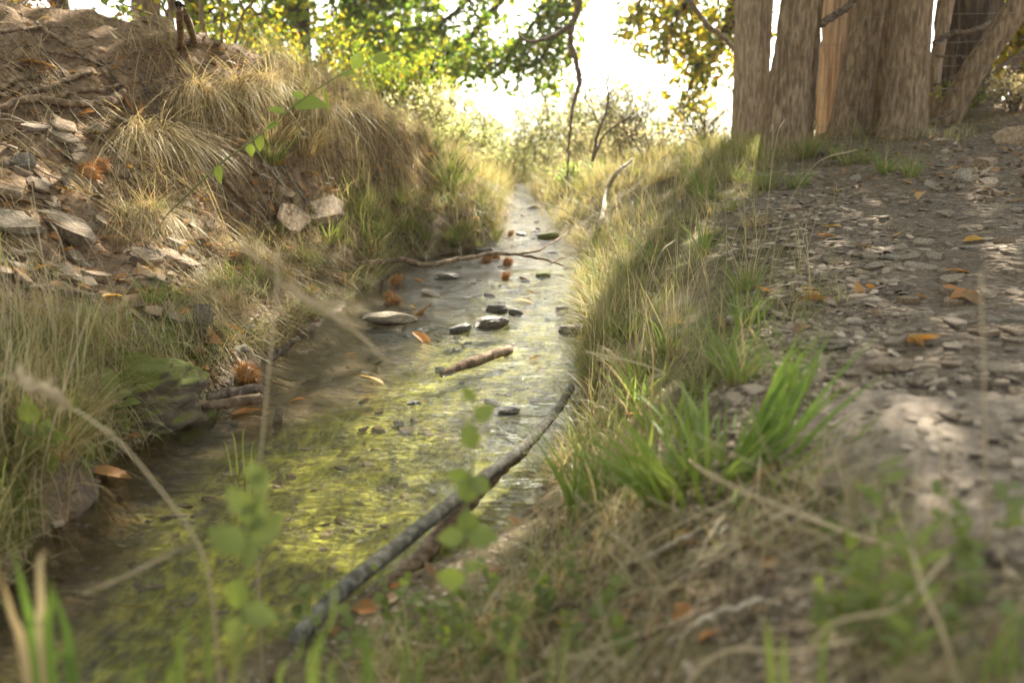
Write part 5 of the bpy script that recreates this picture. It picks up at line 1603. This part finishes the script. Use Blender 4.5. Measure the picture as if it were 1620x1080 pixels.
frontplant('taller leafy plant at left with blue green oval leaves', (380, 1075), .85, [(383, 1030), (385, 950), (388, 880), (400, 830), (408, 770), (412, 700)],
           [(.25, .034, (-.5, 0, -.9)), (.30, .034, (.9, 0, -.3)), (.42, .036, (-.4, 0, -.9)), (.48, .034, (.5, 0, .9)), (.55, .04, (-.7, 0, .4)), (.60, .04, (.7, 0, .5)), (.66, .038, (.3, 0, 1)), (.72, .036, (-.6, 0, .6)), (.8, .03, (.3, 0, 1)), (.86, .024, (-.3, 0, 1))], hue=.12)
for k in range(44):
    if k < 30: px, py = RG.uniform(470, 1010), RG.uniform(960, 1075)
    else: px, py = RG.uniform(1290, 1620), RG.uniform(850, 1060)
    p = G(px, py)
    h = RG.uniform(.03, .10)
    top = p + (RG.normal(0, .02), RG.normal(0, .02), h)
    lf = [(t, RG.uniform(.012, .024), (math.cos(a), -.3, RG.uniform(-.2, .7))) for t, a in zip(np.linspace(.3, 1, 9), RG.uniform(0, 6.28, 9))]
    leafy('leafy_plant', 'small blue green weed close to the camera ' + ('below the long stick' if k < 30 else 'in front of the slab'), 'plant', [p - (0, 0, .01), (p + top) / 2 + RG.normal(0, .006, 3), top], .001, lf,
          group='small weeds ' + ('below the long stick' if k < 30 else 'in front of the slab'), hue=.1, hs=.12)
# mugwort like plants before the slab
for k, (px, y, ty) in enumerate([(1385, .86, 740), (1440, .8, 850), (1330, .9, 860)]):
    b = P(px, 900, y); b[2] = gz(b[0], b[1]) - .01
    t_ = P(px + 10, ty, y)
    lf = [(t, RG.uniform(.02, .034), (math.cos(a), -.2, .5)) for t, a in zip(np.linspace(.2, 1, 22), RG.uniform(0, 6.28, 22))]
    leafy('weed', ['tallest', 'right hand', 'left hand'][k] + ' feathery green weed standing before the slab', 'weed', [b, (b + t_) / 2 + (.006, 0, 0), t_], .0014, lf, tmpl=LANCE, group='feathery weeds before the slab', hue=.3)
# ground ivy with grey green leaves at the left water edge
b = G(200, 668)
for k, (dx, dy_, lab) in enumerate([(0, 0, 'pale leaved plant at the left water edge'), (-60, 40, 'small pale leaved plant near the mossy rock'), (-120, 60, 'low round leaved plant on the mossy rock')]):
    b = G(195 + dx, 690 + dy_)
    t_ = b + (.0, -.03, .11)
    leafy('leafy_plant', lab, 'plant', [b, (b + t_) / 2 + (.01, 0, .01), t_], .0014,
          [(.4, .05, (.2, -.2, -1)), (.5, .034, (-.9, -.2, .2)), (.6, .05, (1, -.2, .25)), (.75, .046, (-.6, -.2, .5)), (.85, .045, (.8, -.3, .3)), (1., .06, (-.1, -.2, 1))], group='pale leaved plants at the left water edge', hue=.15, hs=.1)

def stalk(label, pts, r, heads=(), hue=None, group='dry stalks in the near foreground', mat=None, name='dry_stalk', leafs=()):
    pts = np.array(pts, float)
    L = pts[0].copy()
    mb = MB()
    c = tube(mb, pts - L, [r, r * .6], 40, 6, .1)
    if not len(heads):
        return tag(mb.build(name, mat or M_STRAWSTEM, loc=L), label, 'stalk', group)
    o = empty(name, L)
    tag(o, label, 'stalk', group)
    mb.build('stem', mat or M_STRAWSTEM, o)
    for hp, hr in heads:
        m2 = MB()
        hp = np.array(hp, float) - L
        tube(m2, hp, [hr * .3, hr, hr * .8, hr * .25], 14, 7, .2)
        # awned spikelets
        cc = spline(hp, 60)
        ii = RG.integers(0, 59, 70)
        dirn = unit(hp[-1] - hp[0])
        leaves(m2, LANCE, cc[ii], unit(dirn + RG.normal(0, .35, (70, 3))), rdir(70), hr * 3.2, 1., hue=.4)
        m2.build('seed_head', M_STRAWSTEM, o)
    return o
def rooted(px, py, y):
    p = P(px, py, y); p[2] = gz(p[0], p[1]) - .01
    return p
stalk('bent straw stalk over the dark pool with a side branch', [rooted(345, 1060, .95), P(338, 965, .98), P(312, 858, 1.0), P(250, 770, 1.02), P(190, 700, 1.05), P(130, 655, 1.1), P(60, 615, 1.12)], .0016,
      [([P(312, 855, 1.0), P(250, 885, 1.0), P(190, 915, 1.0), P(132, 938, 1.0)], .0017), ([P(110, 642, 1.1), P(75, 618, 1.12), P(30, 595, 1.14)], .0062)])
stalk('upright pale stalk with a branching seed head before the stream', [rooted(412, 1040, 1.15), P(408, 900, 1.15), P(410, 760, 1.15), P(424, 600, 1.15), P(436, 470, 1.15), P(438, 400, 1.15)], .0017,
      [([P(436, 440, 1.15), P(480, 470, 1.15), P(520, 495, 1.15), P(548, 515, 1.15)], .0030), ([P(437, 430, 1.15), P(400, 405, 1.15), P(385, 390, 1.16)], .0018), ([P(500, 482, 1.15), P(520, 478, 1.15), P(560, 480, 1.15)], .0018), ([P(548, 515, 1.15), P(580, 540, 1.15), P(610, 570, 1.15)], .0018)])
stalk('curved straw stalk arching from the right bank over the water', [G(1015, 720), P(1018, 650, 1.75), P(1028, 600, 1.75), P(1050, 590, 1.75), P(1000, 572, 1.75), P(925, 556, 1.75)], .0020)
stalk('pale straw stalk slanting under the vivid clump', [G(1085, 725), P(1130, 755, 1.05), P(1230, 800, 1.02), P(1330, 838, 1.0), P(1420, 868, 1.0)], .0024)
stalk('blurred upright stalk before the path at the right', [rooted(1562, 900, 1.0), P(1560, 760, 1.0), P(1556, 600, 1.0), P(1552, 430, 1.0)], .0017)
stalk('second blurred upright stalk near the right border', [rooted(1500, 960, .95), P(1492, 800, .95), P(1487, 680, .95)], .0013)
stalk('thin pale stem crossing the lower right corner', [rooted(1220, 1080, .8), P(1300, 1000, .8), P(1420, 960, .8), P(1500, 880, .82)], .0020)
stalk('dry stem lying along the bottom edge at the right', [rooted(1000, 1075, .85), P(1120, 1045, .85), P(1250, 1030, .84), P(1360, 1010, .84)], .0024)
stalk('leaning dry stem in the right foreground', [rooted(1530, 1085, .75), P(1490, 1000, .76), P(1460, 930, .78), P(1440, 860, .8)], .0022)
stalk('thin green stalk on the trodden path edge', [rooted(1275, 620, 1.35), P(1290, 540, 1.35), P(1305, 450, 1.35), P(1320, 380, 1.35)], .0011, mat=M_GRSTEM)
for k in range(34):
    px = RG.uniform(800, 1500); y = RG.uniform(.85, 1.2)
    b = rooted(px, 960, y)
    stalk('blurred dry straw stem rising from the middle foreground', [b, b + (RG.normal(0, .03), 0, .08), b + (RG.normal(0, .07), RG.normal(0, .03), RG.uniform(.10, .2))], .0009, group='straw stems of the middle foreground')
for k in range(9):
    px = RG.uniform(0, 130); y = RG.uniform(1.7, 2.4)
    b = P(px, 700, y); b[2] = gz(b[0], b[1])
    stalk('tall dry stem standing on the near left bank', [b, b + (RG.normal(0, .02), 0, .15), b + (RG.normal(0, .05), RG.normal(0, .03), RG.uniform(.3, .45))], .0013, group='tall dry stems on the near left bank')

for k in range(22):
    px, py = (RG.uniform(950, 1230), RG.uniform(300, 640)) if k < 15 else (RG.uniform(20, 420), RG.uniform(380, 620))
    b = G(px, py)
    if b[1] > 6: continue
    a = RG.uniform(0, 2 * PI); h = RG.uniform(.22, .42); o_ = np.array([math.cos(a), math.sin(a), 0])
    pts = [b - (0, 0, .01), b + o_ * .02 + (0, 0, h * .5), b + o_ * h * .25 + (0, 0, h * .9), b + o_ * h * .5 + (0, 0, h)]
    stalk('wispy grass stalk with a fine seed head on the ' + ('right bank' if k < 15 else 'left bank'), pts, .0009, [(spline(pts, 12)[-4:], .0016)], group='wispy seed stalks on the ' + ('right bank' if k < 15 else 'left bank'))

# foreground blades close to the lens
def near_blades(label, items, y, w, hue, group='grass blades close to the lens'):
    mb = MB()
    b0 = None
    for pts, h in items:
        pw = [rooted(*pts[0], y)] + [P(x, yy, y) for x, yy in pts[1:]]
        if b0 is None: b0 = pw[0].copy()
        c = spline(np.array(pw) - b0, 14)
        t = np.linspace(0, 1, 14)
        ww = w * (1 - t ** 2.5 * .95) * .5
        s = np.array([1, .25, 0])
        v = np.stack([c - s * ww[:, None], c + s * ww[:, None] * .0 + (0, .0015, 0), c + s * ww[:, None]], 1)
        ii = np.arange(42).reshape(14, 3)
        q_ = np.concatenate([np.stack([ii[:-1, a], ii[:-1, a + 1], ii[1:, a + 1], ii[1:, a]], -1) for a in (0, 1)])
        mb.add(v, q_, hue=h, tt=np.repeat(t, 3))
    return tag(mb.build('grass_clump', M_GRASS, loc=b0), label, 'grass clump', group)
near_blades('clump of green and brown blades in the lower left corner', [([(60, 1120), (55, 1040), (38, 940), (18, 862)], .9), ([(72, 1120), (68, 1040), (65, 960), (64, 880), (85, 875)], .3), ([(80, 1120), (78, 1030), (80, 960), (78, 930)], .95),
                                                               ([(110, 1120), (112, 1050), (100, 980), (78, 915)], .9), ([(120, 1130), (118, 1080), (95, 1040), (82, 1020)], .92), ([(50, 1130), (42, 1060), (18, 970), (0, 905)], .2)], .8, .0085, .9)
near_blades('bright blades at the bottom edge left of centre', [([(280, 1130), (284, 1060), (292, 1000), (298, 950)], .9), ([(330, 1130), (330, 1060), (328, 1000), (322, 955)], .8), ([(215, 1140), (220, 1100), (228, 1060), (215, 1030)], .9), ([(260, 1140), (270, 1090), (278, 1060), (270, 1040)], .95)], .78, .006, .9)
near_blades('long arching blade with upright blades beneath the long stick', [([(330, 1120), (370, 1040), (430, 1000), (520, 965), (640, 950), (700, 948)], .75), ([(480, 1130), (500, 1060), (525, 980), (530, 895)], .85), ([(490, 1130), (490, 1080), (500, 1020), (520, 990)], .9), ([(430, 1130), (440, 1090), (470, 1040), (480, 1000)], .8)], .82, .0055, .9)
near_blades('fan of green blades at the bottom edge below the stick', [([(560, 1130), (575, 1060), (600, 1000), (640, 960)], .85), ([(600, 1130), (590, 1080), (570, 1020), (560, 985)], .9), ([(620, 1130), (640, 1080), (645, 1020), (640, 975)], .8), ([(650, 1130), (660, 1080), (690, 1030), (720, 1010)], .85), ([(520, 1130), (520, 1090), (545, 1040), (560, 1010)], .75)], .8, .0055, .9)
near_blades('thin green blades at the bottom edge in the middle', [([(800, 1130), (805, 1070), (820, 1000), (850, 940)], .7), ([(820, 1130), (815, 1080), (795, 1020), (770, 990)], .85), ([(860, 1130), (870, 1080), (880, 1030), (910, 990)], .8), ([(900, 1130), (890, 1080), (895, 1010), (880, 960)], .75)], .8, .004, .9)
near_blades('short bright blades in the bottom right corner', [([(1240, 1130), (1220, 1060), (1215, 1010), (1213, 975)], .95), ([(1260, 1130), (1240, 1060), (1240, 1000)], .9), ([(1310, 1120), (1300, 1050), (1312, 980)], .9)], .74, .0065, .9)
near_blades('short green blades at the right border close to the lens', [([(1590, 1130), (1580, 1060), (1590, 990), (1620, 940)], .85), ([(1600, 1130), (1600, 1040), (1605, 970)], .9), ([(1550, 1130), (1560, 1060), (1585, 1000)], .88)], .74, .0065, .9)
near_blades('slim blades growing out of the algae at left', [([(375, 735), (372, 705), (366, 680)], .85), ([(385, 735), (384, 700), (388, 675)], .85), ([(395, 740), (398, 715), (408, 690)], .85), ([(370, 740), (360, 715), (352, 695)], .8)], 2.05, .004, .9)

# ------------------------------------------------------------------ camera, light, air
m = NT('valley_haze')
pv = m.n('VolumePrincipled', {'Color': (.93, .96, 1.), 'Density': .0011, 'Anisotropy': .7})
m.t.links.new(pv.outputs[0], m.out.inputs['Volume'])
mb = MB()
c8 = np.array([(x, y, z) for x in (-1560, 1560) for y in (-60, 2700) for z in (-40, 45)], float)
mb.add(c8, [(0, 1, 3, 2), (4, 6, 7, 5), (0, 4, 5, 1), (2, 3, 7, 6), (0, 2, 6, 4), (1, 5, 7, 3)])
tag(mb.build('haze', m.mat, smooth=False), 'pale haze over the valley', 'haze', kind='stuff')
cam = bpy.data.objects.new('camera', bpy.data.cameras.new('camera'))
COL.objects.link(cam)
cam.location = (0, 0, CAMZ)
cam.rotation_euler = (PI / 2 - PITCH, 0, 0)
cam.data.sensor_width = 36
cam.data.lens = 35
cam.data.clip_start = .02
cam.data.clip_end = 6000
cam.data.dof.use_dof = True
cam.data.dof.focus_distance = 3.2
cam.data.dof.aperture_fstop = 2.8
scene.camera = cam

sl = bpy.data.lights.new('sun', 'SUN')
sl.energy = 5.0
sl.angle = math.radians(.55)
sl.color = (1, .92, .77)
so = bpy.data.objects.new('sun', sl)
COL.objects.link(so)
so.rotation_euler = Vector(SUN).to_track_quat('Z', 'Y').to_euler()

w = bpy.data.worlds.new('World')
scene.world = w
w.use_nodes = True
wt = w.node_tree
wt.nodes.clear()
sky = wt.nodes.new('ShaderNodeTexSky')
sky.sky_type = 'NISHITA'
sky.sun_disc = False
sky.sun_elevation = SEL
sky.sun_rotation = SAZ
sky.air_density = 1.0
sky.dust_density = 1.0
sky.ozone_density = 1.0
bg = wt.nodes.new('ShaderNodeBackground')
bg.inputs['Strength'].default_value = .07
wo = wt.nodes.new('ShaderNodeOutputWorld')
# thin bright overcast veil over the blue: the sky of the photograph is nearly white
hs_ = wt.nodes.new('ShaderNodeHueSaturation')
hs_.inputs['Saturation'].default_value = .35
tn = wt.nodes.new('ShaderNodeMix')
tn.data_type = 'RGBA'; tn.blend_type = 'MULTIPLY'
tn.inputs[0].default_value = 1
tn.inputs[7].default_value = (1.02, 1.0, .96, 1)
wt.links.new(sky.outputs[0], hs_.inputs['Color'])
wt.links.new(hs_.outputs[0], tn.inputs[6])
wt.links.new(tn.outputs[2], bg.inputs[0])
wt.links.new(bg.outputs[0], wo.inputs[0])

scene.view_settings.view_transform = 'Standard'
scene.view_settings.look = 'None'
scene.view_settings.exposure = 2.65
scene.view_settings.gamma = 1
scene.cycles.use_denoising = True
scene.cycles.denoising_prefilter = 'ACCURATE'
scene.cycles.max_bounces = 6
scene.cycles.diffuse_bounces = 3
scene.cycles.transparent_max_bounces = 12
scene.cycles.sample_clamp_indirect = 6
